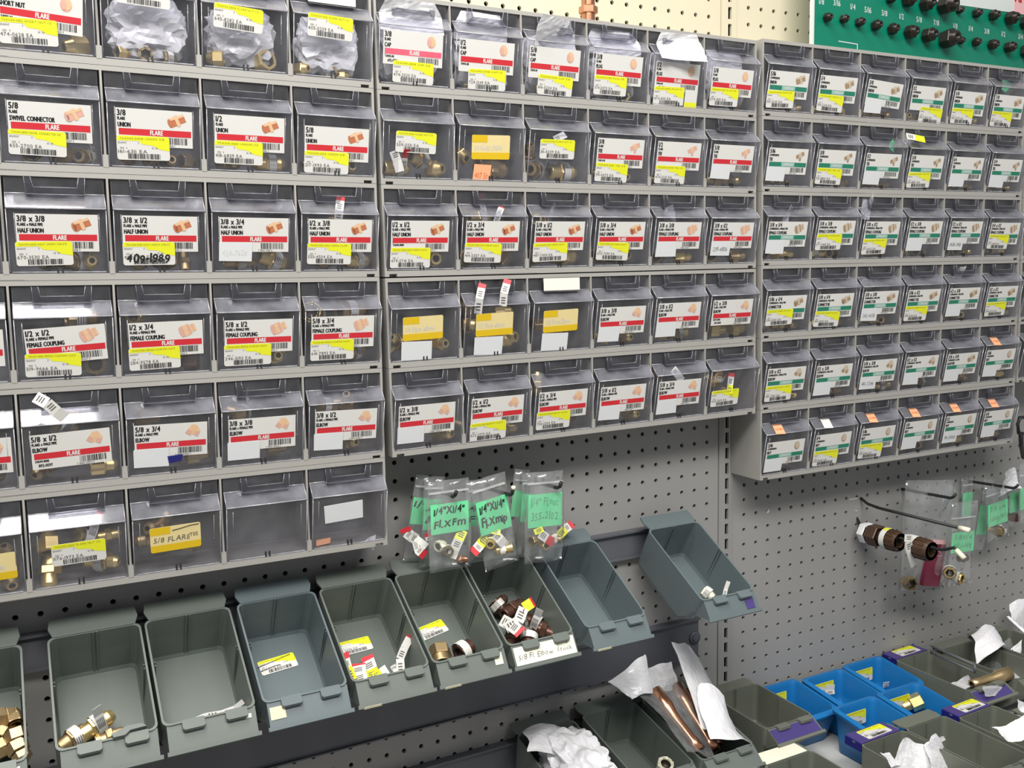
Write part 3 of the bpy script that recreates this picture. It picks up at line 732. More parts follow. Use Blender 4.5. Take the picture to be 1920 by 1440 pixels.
# what lies in each drawer: (kind, x mm, y mm, height above drawer floor mm, yaw, pitch, radius mm, metal, tag)
b, a, u = M_BRASS, M_AGED, None
IN = {
 ('L', 0, 2): [('nut', 84, 20, 11, 200, 10, 9.5, b, None)],
 ('L', 0, 4): [('nut', 22, 16, 12, 160, 0, 7.5, b, None), ('nut', 74, 16, 13, 110, 10, 10, b, None)],
 ('L', 1, 2): [('nut', 30, 16, 10, 95, 0, 9, b, None), ('coupling', 62, 24, 11, 20, 0, 8.5, a, None), ('half', 84, 15, 9, 60, 0, 7, a, 1)],
 ('L', 1, 3): [('union', 24, 14, 9, 80, 0, 7, a, None), ('union', 48, 14, 9, 100, 0, 7, a, None), ('union', 66, 14, 9, 95, 0, 7, a, 0), ('nut', 88, 18, 9, 30, 0, 7, a, None)],
 ('L', 1, 4): [('union', 30, 14, 9, 120, 0, 7.5, a, None), ('union', 74, 14, 10, 5, 0, 8, b, 0)],
 ('L', 1, 5): [('union', 72, 14, 11, 88, 0, 8.5, a, None), ('union', 30, 20, 10, 20, 0, 8, a, 0)],
 ('L', 2, 2): [('half', 66, 18, 10, 30, 0, 8, a, 2), ('half', 78, 14, 11, -80, 0, 8, b, None), ('half', 40, 16, 10, 60, 0, 7, a, 0)],
 ('L', 2, 3): [('half', 28, 16, 9, 90, 0, 7, a, 0), ('half', 56, 18, 11, -70, 0, 8.5, a, None), ('half', 76, 14, 9, 90, -60, 6, a, None)],
 ('L', 2, 4): [('half', 34, 16, 10, 5, 0, 8, a, 0), ('half', 74, 14, 12, 20, 15, 9, b, 0), ('half', 44, 30, 48, 60, 0, 7, a, 0)],
 ('L', 2, 5): [('half', 36, 15, 10, 80, 0, 8, a, 0), ('half', 76, 15, 10, 15, 0, 8, b, 0), ('half', 50, 22, 60, 100, 80, 6, a, 1)],
 ('L', 3, 2): [('coupling', 20, 20, 12, 0, 0, 8, a, 0), ('coupling', 76, 18, 12, 100, 0, 9, a, None), ('coupling', 66, 24, 62, 10, 0, 9, a, 0)],
 ('L', 3, 3): [('coupling', 24, 24, 62, 60, 0, 7, b, None), ('coupling', 74, 16, 10, 160, 0, 8, M_BRONZE, None)],
 ('L', 3, 4): [('coupling', 74, 14, 12, -90, 0, 9, b, None)],
 ('L', 3, 5): [('coupling', 22, 24, 58, 60, 15, 10, b, 0), ('coupling', 66, 20, 76, 15, 0, 10, a, 0), ('coupling', 72, 20, 54, -80, 20, 10, b, None), ('coupling', 70, 18, 12, 30, 0, 8, a, 0)],
 ('L', 4, 1): [('elbow', 86, 14, 13, 150, 0, 7, a, 0)],
 ('L', 4, 2): [('elbow', 22, 15, 12, -120, 10, 8, a, 0), ('elbow', 74, 14, 11, 0, 0, 8, b, None), ('elbow', 40, 20, 58, 30, 20, 8, a, 2), ('elbow', 52, 26, 80, 100, 40, 6, b, None)],
 ('L', 4, 3): [('elbow', 24, 20, 60, 30, 0, 8, a, None), ('elbow', 76, 22, 12, 10, 0, 8, a, None)],
 ('L', 4, 4): [('elbow', 32, 22, 56, 60, 0, 8, a, 2), ('elbow', 66, 24, 12, 10, 0, 8, a, None)],
 ('L', 4, 5): [('elbow', 58, 14, 12, -70, 0, 8, b, None), ('elbow', 30, 20, 58, 20, 10, 8, a, 0), ('elbow', 60, 22, 60, 160, 0, 8, a, None)],
 ('L', 5, 1): [('union', 88, 18, 32, 70, 60, 8, a, None), ('union', 92, 15, 12, -80, 20, 9, a, None)],
 ('L', 5, 2): [('half', 20, 16, 12, -100, 60, 9, b, None), ('nut', 21, 14, 42, 90, -55, 10, b, None), ('elbow', 56, 22, 40, 20, 30, 9, b, 1), ('tee', 72, 18, 14, -30, 0, 8, b, 0), ('union', 84, 24, 42, 10, 0, 6, b, None)],
 ('L', 5, 5): [], 
 ('L', 5, 3): [('tee', 34, 20, 44, 160, 60, 9, a, None), ('tee', 60, 18, 22, 30, 20, 9, a, None), ('union', 12, 20, 32, 0, 0, 7, a, None)],
 ('M', 1, 0): [('half', 26, 15, 12, 10, 0, 8.5, b, 1), ('half', 60, 15, 24, 25, 10, 8.5, b, 0), ('nut', 80, 13, 12, -60, 0, 9, b, None)],
 ('M', 1, 1): [('nut', 16, 14, 30, -80, 20, 9, b, None), ('half', 60, 18, 16, 10, 5, 11, a, None), ('nut', 82, 24, 36, 20, 0, 8, a, None)],
 ('M', 1, 2): [('half', 28, 16, 16, 40, 0, 9, a, 2), ('half', 66, 15, 14, 5, 0, 10, b, 0), ('union', 16, 22, 34, 80, 50, 8, a, 1)],
 ('M', 2, 0): [('half', 74, 15, 12, 90, 0, 8, b, None), ('half', 40, 18, 12, 60, 0, 8, a, None)],
 ('M', 2, 1): [('half', 72, 16, 13, 30, 0, 9, a, None), ('half', 22, 18, 12, 100, 0, 9, a, None), ('half', 42, 24, 72, 10, 0, 8, b, 1)],
 ('M', 2, 2): [('half', 66, 15, 12, 5, 0, 9.5, b, None), ('half', 20, 18, 12, 90, 0, 9, a, None), ('half', 36, 24, 60, 40, 10, 8, a, 2)],
 ('M', 2, 3): [('half', 64, 15, 13, -85, 0, 10, a, None), ('half', 30, 17, 12, 20, 0, 9, a, None)],
 ('M', 3, 0): [('elbow', 16, 16, 22, 150, 40, 8, b, None), ('elbow', 62, 16, 20, 70, 60, 8, b, None), ('nut', 79, 13, 17, -75, 0, 7.5, b, None)],
 ('M', 3, 1): [('half', 14, 15, 38, -70, 0, 8.5, b, None), ('half', 62, 16, 16, 0, 0, 10, b, None), ('nut', 78, 14, 20, -65, 0, 10, b, None), ('elbow', 66, 20, 54, 0, 0, 8, b, None), ('elbow', 26, 22, 58, 30, 0, 8, a, 2)],
 ('M', 3, 2): [('half', 58, 14, 24, -88, 0, 8.5, a, None), ('elbow', 16, 22, 34, 0, 0, 8, a, None)],
 ('M', 4, 0): [('elbow', 76, 12, 11, -60, 0, 9, b, None)],
 ('M', 4, 2): [('union', 20, 16, 66, 90, 85, 7, b, None), ('elbow', 72, 20, 12, 40, 0, 8, a, None)],
 ('M', 4, 4): [('elbow', 28, 26, 60, 60, 0, 7.5, M_BRONZE, 1), ('elbow', 64, 20, 14, 40, 0, 9, M_BRONZE, None)],
 ('M', 4, 5): [('elbow', 24, 20, 42, 20, 0, 9, b, None), ('half', 56, 18, 24, 60, 10, 8, a, 0), ('half', 42, 20, 50, 90, 75, 6, a, 1)],
 ('M', 3, 5): [('elbow', 26, 16, 11, 0, 0, 9, b, None), ('elbow', 72, 15, 11, 10, 0, 9, b, None)],
}
KIND = lambda n: 'half' if 'HALF' in n or 'CONNECTOR' in n else 'coupling' if 'COUPLING' in n or 'ADAPTER' in n else 'union' if 'UNION' in n or 'SWIVEL' in n else \
    'elbow' if 'ELBOW' in n else 'tee' if 'TEE' in n else 'cap' if 'CAP' in n else 'nut'
HALF = {'union': 2.35, 'half': 2.35, 'coupling': 2.2, 'nut': 1.45, 'cap': 1.0, 'elbow': 2.5, 'tee': 2.5}
SHORT = {'half': 'half union', 'coupling': 'pipe coupling', 'union': 'union', 'elbow': 'elbow', 'tee': 'tee', 'cap': 'cap', 'nut': 'nut'}
rn = random.Random(3)
for key, Mx in CELL.items():
    s, k, c = key
    if s == 'X': continue
    spec = ROWS[s][k][c]
    if not spec: continue
    size, sub, name = spec.split(';')[:3]
    lst = IN.get(key)
    if lst is None:
        kd = KIND(name or 'NUT'); lst = []
        for i, x in enumerate((70, 30) if s == 'M' else (72, 50, 22)):
            rr = rn.uniform(6.5, 8) if s == 'M' else rn.uniform(5.2, 6.8)
            lst.append((kd, x + rn.uniform(-6, 6), 14 + rn.uniform(0, 8), rr * 1.25, rn.uniform(-90, 90), 0, rr, a if rn.random() < .62 else b, 0 if rn.random() < .25 else None))
    n = len(lst)
    order = sorted(range(n), key=lambda i: lst[i][1])
    dcol = ('cut-off drawer' if c == 1 else ORD1[c - 2] + ' drawer') if s == 'L' else ORD1[c] + ' drawer'
    for i, (kd, x, y, z, yaw, pit, rr, m, tg) in enumerate(lst):
        pos = order.index(i)
        pl = '' if n == 1 else (['left', 'right'] if n == 2 else ['left', 'middle', 'right'] if n == 3 else ['leftmost', 'second', 'third', 'fourth', 'fifth'])[pos] + ' '
        met = 'bright brass' if m is b else 'dull brass' if m is a else 'brown'
        lab = '%s%s %s%s, %s, %s row, %s stack' % (pl, met, SHORT[kd], ' with paper tag' if tg is not None else '', dcol, ORD[k], STACK_WORD[s])
        hl = HALF[kd]; sy, cy_ = abs(math.sin(math.radians(yaw))) * math.cos(math.radians(pit)), abs(math.cos(math.radians(yaw))) * math.cos(math.radians(pit))
        ey_, ex_ = (sy * hl + (1 - sy) * 1.3) * rr, (cy_ * hl + (1 - cy_) * 1.3) * rr
        y = min(max(y, 5 + ey_), max(28, 51 - ey_)) if ey_ < 22 else 28
        x = min(max(x, 6 + ex_), 94 - ex_)
        if z > 30 and pit < 50: z = min(z, 74 - 1.3 * rr); y = max(y, 5 + ey_)
        put(kd, m, Mx @ T((x * .001, y * .001, -.1022 + z * .001)), rr * .001, yaw, pit,
            lab, 'fittings inside the clear drawers', tg, rn.uniform(0, 40))

# ------------------------------------------------------------------ crumpled bags and paper
import bmesh
def crumple(name, mats, size, seed, sub=4, amp=.32, freq=2.2, box=.5, smooth=False, flat_top=0):
    bm = bmesh.new(); bmesh.ops.create_icosphere(bm, subdivisions=sub, radius=1.0)
    off = Vector((seed * 7.31, seed * 3.17, seed * 1.93))
    for v in bm.verts:
        p = v.co.copy(); m = max(abs(p.x), abs(p.y), abs(p.z)); p = p.lerp(p / m, box)
        d = 0.0; f = freq; aa = amp
        for o in range(2):
            d += aa * (1 - 2 * abs(noise.noise(p * f + off)) * 1.6); f *= 2.1; aa *= .5
        p *= 1 + d - amp * .8
        v.co = Vector((p.x * size[0], p.y * size[1], p.z * size[2]))
    me = bpy.data.meshes.new(name); bm.to_mesh(me); bm.free()
    for m in mats: me.materials.append(m)
    me.polygons.foreach_set('use_smooth', [smooth] * len(me.polygons))
    return me
def fold_sheet(name, mats, w, h, seed, amp=.02, nf=7, n=16, curl=0.0, thick=.0004, taper=0.0, point=0.0):
    """a creased sheet: straight folds at random angles, real thickness; origin at its lower edge middle"""
    r = random.Random(seed); folds = []
    for _ in range(nf):
        an = r.uniform(0, math.pi); folds.append((math.cos(an), math.sin(an), r.uniform(-.5, .5), r.uniform(.3, 1) * r.choice((-1, 1))))
    def P(i, j):
        x = i / n - .5; y = j / n
        d = sum(k * abs(a * x + b * (y - .5) - c) for a, b, c, k in folds) * amp * 2
        wx = w * (1 - taper * (1 - y)) * (1 - point * max(0, y - .55) / .45)
        return Vector((x * wx + .25 * d, d + curl * y * y + r.uniform(-.0006, .0006), y * h + .15 * d))
    g = [[P(i, j) for i in range(n + 1)] for j in range(n + 1)]
    mb = MB(); N = (n + 1) ** 2
    vs = [p for row in g for p in row] + [p + Vector((0, thick, 0)) for row in g for p in row]
    fs = []
    for j in range(n):
        for i in range(n):
            a_ = j * (n + 1) + i
            fs.append((a_, a_ + 1, a_ + n + 2, a_ + n + 1)); fs.append((a_ + N, a_ + n + 1 + N, a_ + n + 2 + N, a_ + 1 + N))
    rim = [i for i in range(n + 1)] + [j * (n + 1) + n for j in range(1, n + 1)] + [n * (n + 1) + i for i in range(n - 1, -1, -1)] + [j * (n + 1) for j in range(n - 1, 0, -1)]
    for q in range(len(rim)):
        a_, b_ = rim[q], rim[(q + 1) % len(rim)]; fs.append((a_, a_ + N, b_ + N, b_))
    mb.add(vs, fs, 0)
    return mb.mesh(name, mats)
def bag_in(key, me, loc, label, rot=0):
    o = link('crumpled_bag', me); o.matrix_basis = CELL[key] @ T(loc) @ R('Y', rot)
    return tag(o, label, 'bag', 'bags inside the clear drawers')
bag_in(('L', 0, 3), crumple('bag', [M_BAG], (.040, .016, .033), 1, 4, .16, 1.7, .5), (.050, .024, -.064), 'white crumpled bag behind a yellow price sticker, top row, second drawer from left')
bag_in(('L', 0, 4), crumple('bag', [M_SLEEVE], (.038, .016, .031), 2, 4, .16, 1.7, .5), (.050, .024, -.064), 'milky crumpled bag with brass nuts, top row, third drawer from left')
bag_in(('L', 0, 5), crumple('bag', [M_BAG], (.038, .016, .034), 3, 4, .16, 1.7, .5), (.050, .024, -.064), 'white crumpled bag printed in black, top row, fourth drawer from left')
for c in range(6):
    sz = ['3/8 cap', '1/2 cap', '5/8 cap', '3/8 plug', '1/2 plug', '5/8 plug'][c]
    bag_in(('M', 0, c), crumple('bag', [M_BAG], (.040, .016, .038), 10 + c, 4, .15, 1.7, .5), (.050, .024, -.060), 'milky crumpled bag filling the %s drawer of flare caps and plugs' % ORD1[c])
    o = link('bag_top', fold_sheet('bag_top', [M_BAG if c % 2 else M_SLEEVE], .082 - .008 * (c % 3), .038 - .004 * (c % 2), 60 + c, .006, 6, 12, .004, point=.25))
    o.matrix_basis = CELL[('M', 0, c)] @ T((.050 - .005 * (c % 2), .003 if c % 2 else .006, -.042)); tag(o, 'clear bag top poking up behind the ledge of %s drawer, middle stack top row' % ORD1[c], 'bag', 'bags inside the clear drawers')
for key, loc, sz, seed, words in ((('R', 2, 2), (.020, .008, -.040), (.018, .045), 71, 'pale bag end with green tip rising from the 3/8 x 1/2 coupling drawer'), (('R', 1, 3), (.026, .008, -.032), (.026, .02), 72, 'clear tag with yellow edge above the 5/8 tee card'),
                                (('M', 2, 4), (.045, .008, -.052), (.018, .034), 73, 'creased clear tag above the 3/8 x 3/8 female coupling card'), (('R', 2, 0), (.05, .008, -.05), (.012, .03), 74, 'thin clear tag above the 3/8 x 1/4 coupling card'),
                                (('R', 3, 2), (.04, .008, -.045), (.024, .018), 75, 'clear plastic scrap above the 3/8 x 3/8 connector card'), (('R', 3, 4), (.05, .004, -.03), (.014, .022), 76, 'white slip poking out above the 1/2 x 3/8 connector card'),
                                (('R', 1, 2), (.07, .006, -.042), (.02, .014), 77, 'mint paper corner on the ledge of the 1/2 tee drawer'), (('R', 0, 5), (.055, .004, -.042), (.022, .02), 78, 'mint paper scrap above the 7/8 union card')):
    o = link('paper_scrap', fold_sheet('scrap', [M_GCARD if 'mint' in words else M_PAPER if 'white' in words else M_MILKY], sz[0], sz[1], seed, .006, 4, 8, -.004))
    o.matrix_basis = CELL[key] @ T(loc) @ R('Y', (seed * 37) % 50 - 20); tag(o, words, 'scrap')
mb = MB(); mb.add([(0, 0, 0), (.018, .002, .001), (.022, .012, .002), (.004, .014, .001), (.0, 0, .006), (.018, .002, .008), (.022, .012, .005), (.004, .014, .004)], [(3, 2, 1, 0), (4, 5, 6, 7), (0, 1, 5, 4), (1, 2, 6, 5), (2, 3, 7, 6), (3, 0, 4, 7)])
tag(link('orange_scrap', mb.mesh('orange_scrap', [M_ORANGE]), None, CELL[('L', 5, 5)] @ T((.010, .006, -.1022))), 'orange paper scrap on the floor of the lowest corner drawer', 'scrap')
tag(link('curled_scrap', fold_sheet('curl', [M_PAPER], .016, .008, 5, .006, 3, 6, .004), None, CELL[('L', 5, 5)] @ T((.078, .010, -.1022)) @ R('X', 60)), 'curled white scrap on the floor of the lowest corner drawer', 'scrap')

# ------------------------------------------------------------------ steel rails
def rail(x0, x1, z0, z1, y, label):
    mb = MB(); mb.box((x0, y, z0), (x1, 0 - .0006, z1)); mb.box((x0, y - .006, z1 - .003), (x1, y, z1)); mb.box((x0, y - .004, z0), (x1, y, z0 + .002))
    o = link('bin_rail', mb.mesh('bin_rail', [M_RAIL]), None, T((0, 0, ZO))); return tag(o, label, 'rail', 'steel bin rails screwed to the pegboard')
rail(-1.2, .522, -.772, -.7285, -.008, 'upper blue-grey steel rail that the tilted grey bins hang from')
r2 = rail(-1.2, .545, -.958, -.892, -.008, 'blue-grey steel rail band below the tilted grey bins')
mb = MB(); mb.lathe([(0, .0001), (0, .0065), (.003, .0065), (.004, .005), (.004, .0001)], 6, 0, R('Z', -90), False); mb.lathe([(-.001, .0105), (.0012, .0105), (.0014, .006)], 16, 0, R('Z', -90))
link('bolt', mb.mesh('bolt', [M_RAIL]), r2, T((.5365, -.0095, -.925)))
rail(-1.2, .50, -1.075, -1.014, -.008, 'lowest blue-grey steel rail behind the bin of white bags')

# ------------------------------------------------------------------ grey hanging bins
BW, BL = .0972, .1486
def rring(x0, x1, a0, a1, r, n, k=3):
    pts = []
    for cx, cy, s in ((x1 - r, -a0 - r, 0), (x0 + r, -a0 - r, 90), (x0 + r, -a1 + r, 180), (x1 - r, -a1 + r, 270)):
        for i in range(k + 1):
            t = math.radians(s + 90 * i / k); pts.append((cx + r * math.cos(t), cy + r * math.sin(t), -n))
    return pts
def bin_body(w, L, D, m, t=.0022):
    mb = MB()
    def rings(e, db):
        return [rring(e, w - e, e, L - e, .007, 0), rring(e + .0008, w - e - .0008, e, L - e - .003, .007, D * .42),
                rring(e + .0015, w - e - .0015, e + .0005, L - .010 - e, .007, D * .68), rring(e + .0022, w - e - .0022, e + .001, L - .024 - e, .007, (D * .90 if D * .9 < D - db else D - db)),
                rring(e + .004, w - e - .004, e + .003, L - .034 - e, .007, D - db)]
    o, i = rings(0, 0), rings(t, t)
    mb.loft(o[::-1], 0, None, True, False); mb.loft([o[0], i[0]], 0); mb.loft(i, 0, None, False, True)
    # back flange that hooks over the rail, ribs, two front clips
    mb.prism([(.006, -.001), (.0015, .012), (.0035, .0265), (w - .0035, .0265), (w - .0015, .012), (w - .006, -.001)], 2, -.0025, 0)
    mb.box((.010, .0245, -.010), (w - .010, .0268, -.0025))
    for x in (w * .48, w * .52): mb.box((x - .0006, -t - .0018, -D + .004), (x + .0006, -t + .0004, .0008))
    for s in (0, 1):
        for dy in (.0, .005):
            y = -L * .42 - dy; x0 = t - .0006 if s == 0 else w - t - .0014
            mb.box((x0 + (.0012 if s == 0 else -.0008), y - .0008, -D + .006), (x0 + (.0026 if s == 0 else .0002) + .0004, y, .0010))
    for x in (w * .20, w * .66):
        mb.prism([(x, -L + .003), (x, -L - .0075), (x + .002, -L - .0095), (x + .021, -L - .0095), (x + .023, -L - .0075), (x + .023, -L + .003)], 2, -.0034, .0006)
    return mb.mesh('body', [m])
def holder_mesh(w, L, m):
    mb = MB(); x0, x1 = .004, w - .001
    mb.strip([(-L + .002, -.001), (-L - .0245, -.0160)], .0022, x0, x1)
    mb.strip([(-L - .0225, -.0135), (-L - .0262, -.0157), (-L - .0255, -.0185), (-L - .022, -.017)], .0012, x0 - .002, x1 + .003)
    mb.prism([(-L + .004, -.003), (-L - .022, -.0165), (-L + .004, -.034)], 0, x0, x0 + .002); mb.prism([(-L + .004, -.003), (-L - .022, -.0165), (-L + .004, -.034)], 0, x1 - .002, x1)
    return mb.mesh('label_holder', [m])
FLAP = lambda L: basis(Vector((0, -L - .003, -.0035)), Vector((1, 0, 0)), Vector((0, .8703, .4926)), Vector((0, -.4926, .8703)))
BODY = {}
def make_bin(M, label, m=None, w=BW, L=BL, D=.072, group='grey hanging bins on the rail', name='hanging_bin', holder=True):
    m = m or M_BIN; key = (round(w, 4), round(L, 4), D, m.name)
    if key not in BODY: BODY[key] = (bin_body(w, L, D, m), holder_mesh(w, L, m))
    root = empty(name, M, label, 'bin', group)
    link('body', BODY[key][0], root)
    if holder: link('label_holder', BODY[key][1], root)
    return root
TILT = 29.67
BX = [on_plane(40, 1195, -.03).x - BW, -.3929, -.2918, -.1869, -.0847, .0167, .1185, .2347, .4277]
BLAB = ['leftmost tilted grey bin holding brown hex nuts, cut off at the edge', 'tilted grey bin with one white tagged brass connector and a cracked rim', 'tilted grey bin with a thin white paper ribbon inside',
        'tilted grey bin with one scribbled-over price sticker and tape on its lip', 'tilted grey bin with several red-ended tags inside', 'tilted grey bin with a big brass collar inside',
        'tilted grey bin with cream front label and brown elbows', 'empty tilted grey bin beside the cream-labelled one', 'tilted blue-grey bin hung apart at the rail end with purple tape']
BM = []
BINS = []
for i, x in enumerate(BX):
    M = T((x * .985 + CAM_POS.x * .015, -.03 * .985 + CAM_POS.y * .015, (ZO - .727 + .006 * x) * .985 + CAM_POS.z * .015)) @ R('X', TILT) @ Matrix.Scale(.985, 4); BM.append(M)
    BINS.append(make_bin(M, BLAB[i], M_BINB if i in (3, 7, 8) else M_BIN))
def in_bin(M, px, py, n):
    """local spot in a bin at depth n below the rim, for a measured point of the photograph"""
    inv = M.inverted(); d = fwd + RIGHT * ((px - 960) / FPX) - UP * ((py - 720) / FPX)
    o = inv @ CAM_POS; q = inv.to_3x3() @ d
    t = (-n - o.z) / q.z
    return o + q * t
def floor_sticker(i, px, py, rot, scratch=False, num='414-2236'):
    p = in_bin(BM[i], px, py, .0692); w, h = .046, .024
    me = make_sticker(num, '75A040-FLARE NUT STEM LONG', 300 + i, None, scratch)
    link('price_sticker', me, BINS[i], T((p.x, p.y, p.z)) @ R('Z', rot) @ Matrix.Scale(w / SW, 4) @ T((-SW / 2, -SH / 2, 0)))
floor_sticker(3, 521, 1245, 6, True, '470-2236'); floor_sticker(4, 664, 1212, 3); floor_sticker(5, 808, 1182, 12)
def flap_piece(i, name, mats, x, y0, w, h, words=None):
    mb = MB(); plate(mb, [(0, 0), (w, 0), (w, h), (0, h)], E0, 0)
    if words:
        for s, tx, ty, th, tw in words: text(mb, s, tx, ty, th, 1, E1, width=tw, shear=.2, jit=.1)
    return link(name, mb.mesh(name, mats), BINS[i], FLAP(BL) @ T((x, y0, .0002)))
flap_piece(6, 'paper_label', [M_CREAMLBL, M_GREYP], .006, -.0215, BW - .009, .0225, [('5/8 Fl. Elbow', .004, .006, .0062, .05), ('Back', .062, .0135, .0042, .016), ('Stock', .060, .0065, .005, .022)])
flap_piece(3, 'tape_piece', [M_TAPE], .006, -.015, .017, .0135); flap_piece(5, 'tape_piece', [M_CREAMLBL], .080, -.0135, .011, .014); flap_piece(8, 'purple_tape', [M_PURPLE], .074, -.020, .015, .0205)
flap_piece(2, 'paint_blot', [M_WHITE], .084, -.006, .007, .0045); flap_piece(0, 'paper_label', [M_WHITE, M_GREYP], .02, -.018, .07, .018)
for i in (4, 5, 7):
    mb = MB(); plate(mb, [(0, 0), (.022, 0), (.021, .0028), (.001, .003)], E0, 0)
    link('old_tape', mb.mesh('old_tape', [M_TAPE]), BINS[i], T((.008, -BL - .0262, -.0176)) @ R('X', 76))
mb = MB(); mb.prism([(0, 0), (.016, .004), (.030, .002), (.034, -.003), (.018, -.002), (.012, -.006), (.001, -.005)], 2, 0, .006)
link('cracked_rim', mb.mesh('cracked_rim', [M_BIN]), BINS[1], T((.052, -BL + .004, -.002)) @ R('Z', 6))

def lay(i, kind, m, px, py, n, r, yaw, pitch, label, tg=None, group=None):
    p = in_bin(BM[i], px, py, n)
    return put(kind, m, BM[i] @ T(p), r, yaw, pitch, label, group or 'fittings in the grey bins', tg)
for j, (px, py, yaw, k) in enumerate(((6, 1372, 60, 'bighex'), (26, 1350, 100, 'bighex'), (32, 1385, -80, 'bighex'), (8, 1400, 20, 'bighex'), (36, 1408, -70, 'bighex'), (4, 1345, 10, 'bighex'))):
    lay(0, k, M_AGED, px, py, .052 - .004 * (j % 3), .0085, yaw, 10 * (j % 3), ['brown hex nut lying left in the leftmost bin', 'topmost brown hex nut in the leftmost bin', 'brown hex nut at the right wall of the leftmost bin', 'brown hex nut at the front rim of the leftmost bin',
        'brown hex nut in the front corner of the leftmost bin', 'brown hex nut at the picture edge in the leftmost bin'][j])
lay(1, 'half', M_AGED, 135, 1385, .052, .0085, 30, 0, 'brown threaded connector lying in the front corner of the bin with cracked rim', 0)
lay(1, 'union', M_BRASS, 178, 1362, .050, .0092, 25, -5, 'brass tube connector with white paper band in the bin with cracked rim', 2)
lay(1, 'half', M_AGED, 205, 1383, .056, .0075, 10, 0, 'small brass connector at the front wall of the bin with cracked rim')
lay(5, 'collar', M_AGED, 824, 1224, .050, .0120, -100, 0, 'big threaded brass collar in the bin, facing out')
lay(5, 'collar', M_BRONZE, 866, 1222, .054, .0105, 20, 0, 'dark collar with white paper band beside the big brass collar', 0)
for j, (k, px, py, n, yaw, pit, r, tg, lab) in enumerate((('elbow', 932, 1135, .052, -60, 20, .0082, 0, 'brown elbow with ring mouth at the back left of the pile'), ('half', 962, 1143, .050, 20, 0, .0095, None, 'brown ribbed connector at the back of the pile'),
        ('half', 1000, 1168, .050, -50, 0, .0095, 2, 'brown ribbed connector with a yellow-marked tag in the pile'), ('elbow', 975, 1185, .050, 40, 20, .0085, 1, 'brown elbow with a red-ended tag in the pile'),
        ('collar', 992, 1196, .042, -120, 10, .0088, 0, 'banded brown elbow at the front of the pile'), ('half', 1018, 1182, .050, -40, 0, .0080, None, 'brown ribbed connector at the right of the pile'), ('half', 958, 1200, .058, 60, 0, .0085, None, 'dark fitting at the front left corner of the pile'))):
    lay(6, k, M_BRONZE, px, py, n - .004, r, yaw, pit, lab + ' in the cream-labelled bin', tg)
lay(8, 'nut', M_TIP, 1327, 1113, .030, .0072, -70, 0, 'white banded nut at the front of the purple-taped bin', 0)
def strip_tag(M, pts, w, label, red=True, yellow=None, name='paper_tag', face=(-.35, -.9, .35)):
    """loose paper price tag bent along a path of local points"""
    mb = MB(); P_ = [Vector(p) for p in pts]; nf = M.inverted().to_3x3() @ Vector(face)
    for k in range(len(P_) - 1):
        a_, b_ = P_[k], P_[k + 1]; d = (b_ - a_).normalized(); sd = d.cross(nf).normalized() * (w / 2); nn = d.cross(sd).normalized() * .0003
        mb.add([a_ - sd - nn, a_ + sd - nn, b_ + sd - nn, b_ - sd - nn, a_ - sd + nn, a_ + sd + nn, b_ + sd + nn, b_ - sd + nn], [(3, 2, 1, 0), (4, 5, 6, 7), (0, 1, 5, 4), (1, 2, 6, 5), (2, 3, 7, 6), (3, 0, 4, 7)],
               1 if (red and k == len(P_) - 2) else 2 if yellow == k else 0)
        if k == 0 or len(P_) > 3 and k == 1:
            for q in range(3):
                f0 = .2 + .2 * q; c0 = a_.lerp(b_, f0); c1 = a_.lerp(b_, f0 + .1)
                for sgn in (1, -1):
                    o_ = nn * 1.4 * sgn; mb.add([c0 - sd * .6 + o_, c0 + sd * .5 + o_, c1 + sd * .5 + o_, c1 - sd * .6 + o_], [(0, 1, 2, 3)], 3)
    o = link(name, mb.mesh(name, [M_WHITE, M_RED, M_YEL, M_GREYP])); o.matrix_basis = M
    return tag(o, label, 'tag', 'loose paper price tags')
def btag(i, pl, w, label, **kw):
    pts = [in_bin(BM[i], px, py, n) for px, py, n in pl]
    return strip_tag(BM[i], pts, w, label, **kw)
btag(4, [(662, 1276, .05), (652, 1252, .056), (648, 1236, .058), (646, 1224, .058)], .011, 'curved red-ended tag standing at the left wall of the bin', yellow=0)
btag(4, [(676, 1278, .05), (673, 1262, .052), (672, 1248, .054), (672, 1244, .054)], .018, 'wide red-ended tag lying front centre of the bin')
btag(4, [(700, 1272, .05), (696, 1255, .054), (690, 1238, .058), (688, 1230, .058)], .016, 'red-ended tag leaning behind the wide one in the bin', yellow=0)
btag(4, [(700, 1270, .05), (715, 1262, .05), (726, 1254, .048)], .012, 'short white tag with yellow corner at the front of the bin', red=False, yellow=0)
btag(4, [(752, 1262, .045), (750, 1235, .035), (758, 1215, .025), (768, 1196, .015), (770, 1193, .013)], .010, 'long curved red-ended tag standing at the right wall of the bin')
btag(4, [(736, 1258, .05), (746, 1252, .045), (748, 1262, .045)], .012, 'folded white tag at the foot of the long curved tag', red=False)
btag(2, [(362, 1352, .05), (385, 1342, .048), (415, 1337, .045), (440, 1328, .04), (456, 1315, .03)], .006, 'thin white paper ribbon lying behind the front clips of the bin', red=False)
btag(6, [(948, 1178, .03), (972, 1165, .02), (982, 1140, .016), (997, 1130, .012), (1000, 1128, .012)], .014, 'long tag with yellow spot across the brown elbows', yellow=2)
btag(6, [(940, 1162, .032), (958, 1172, .026), (972, 1182, .02), (977, 1187, .02)], .016, 'tag with red end pointing down over the brown elbows')
btag(8, [(1358, 1118, .03), (1361, 1104, .022), (1366, 1090, .012)], .006, 'thin white tag standing in the purple-taped bin', red=False)
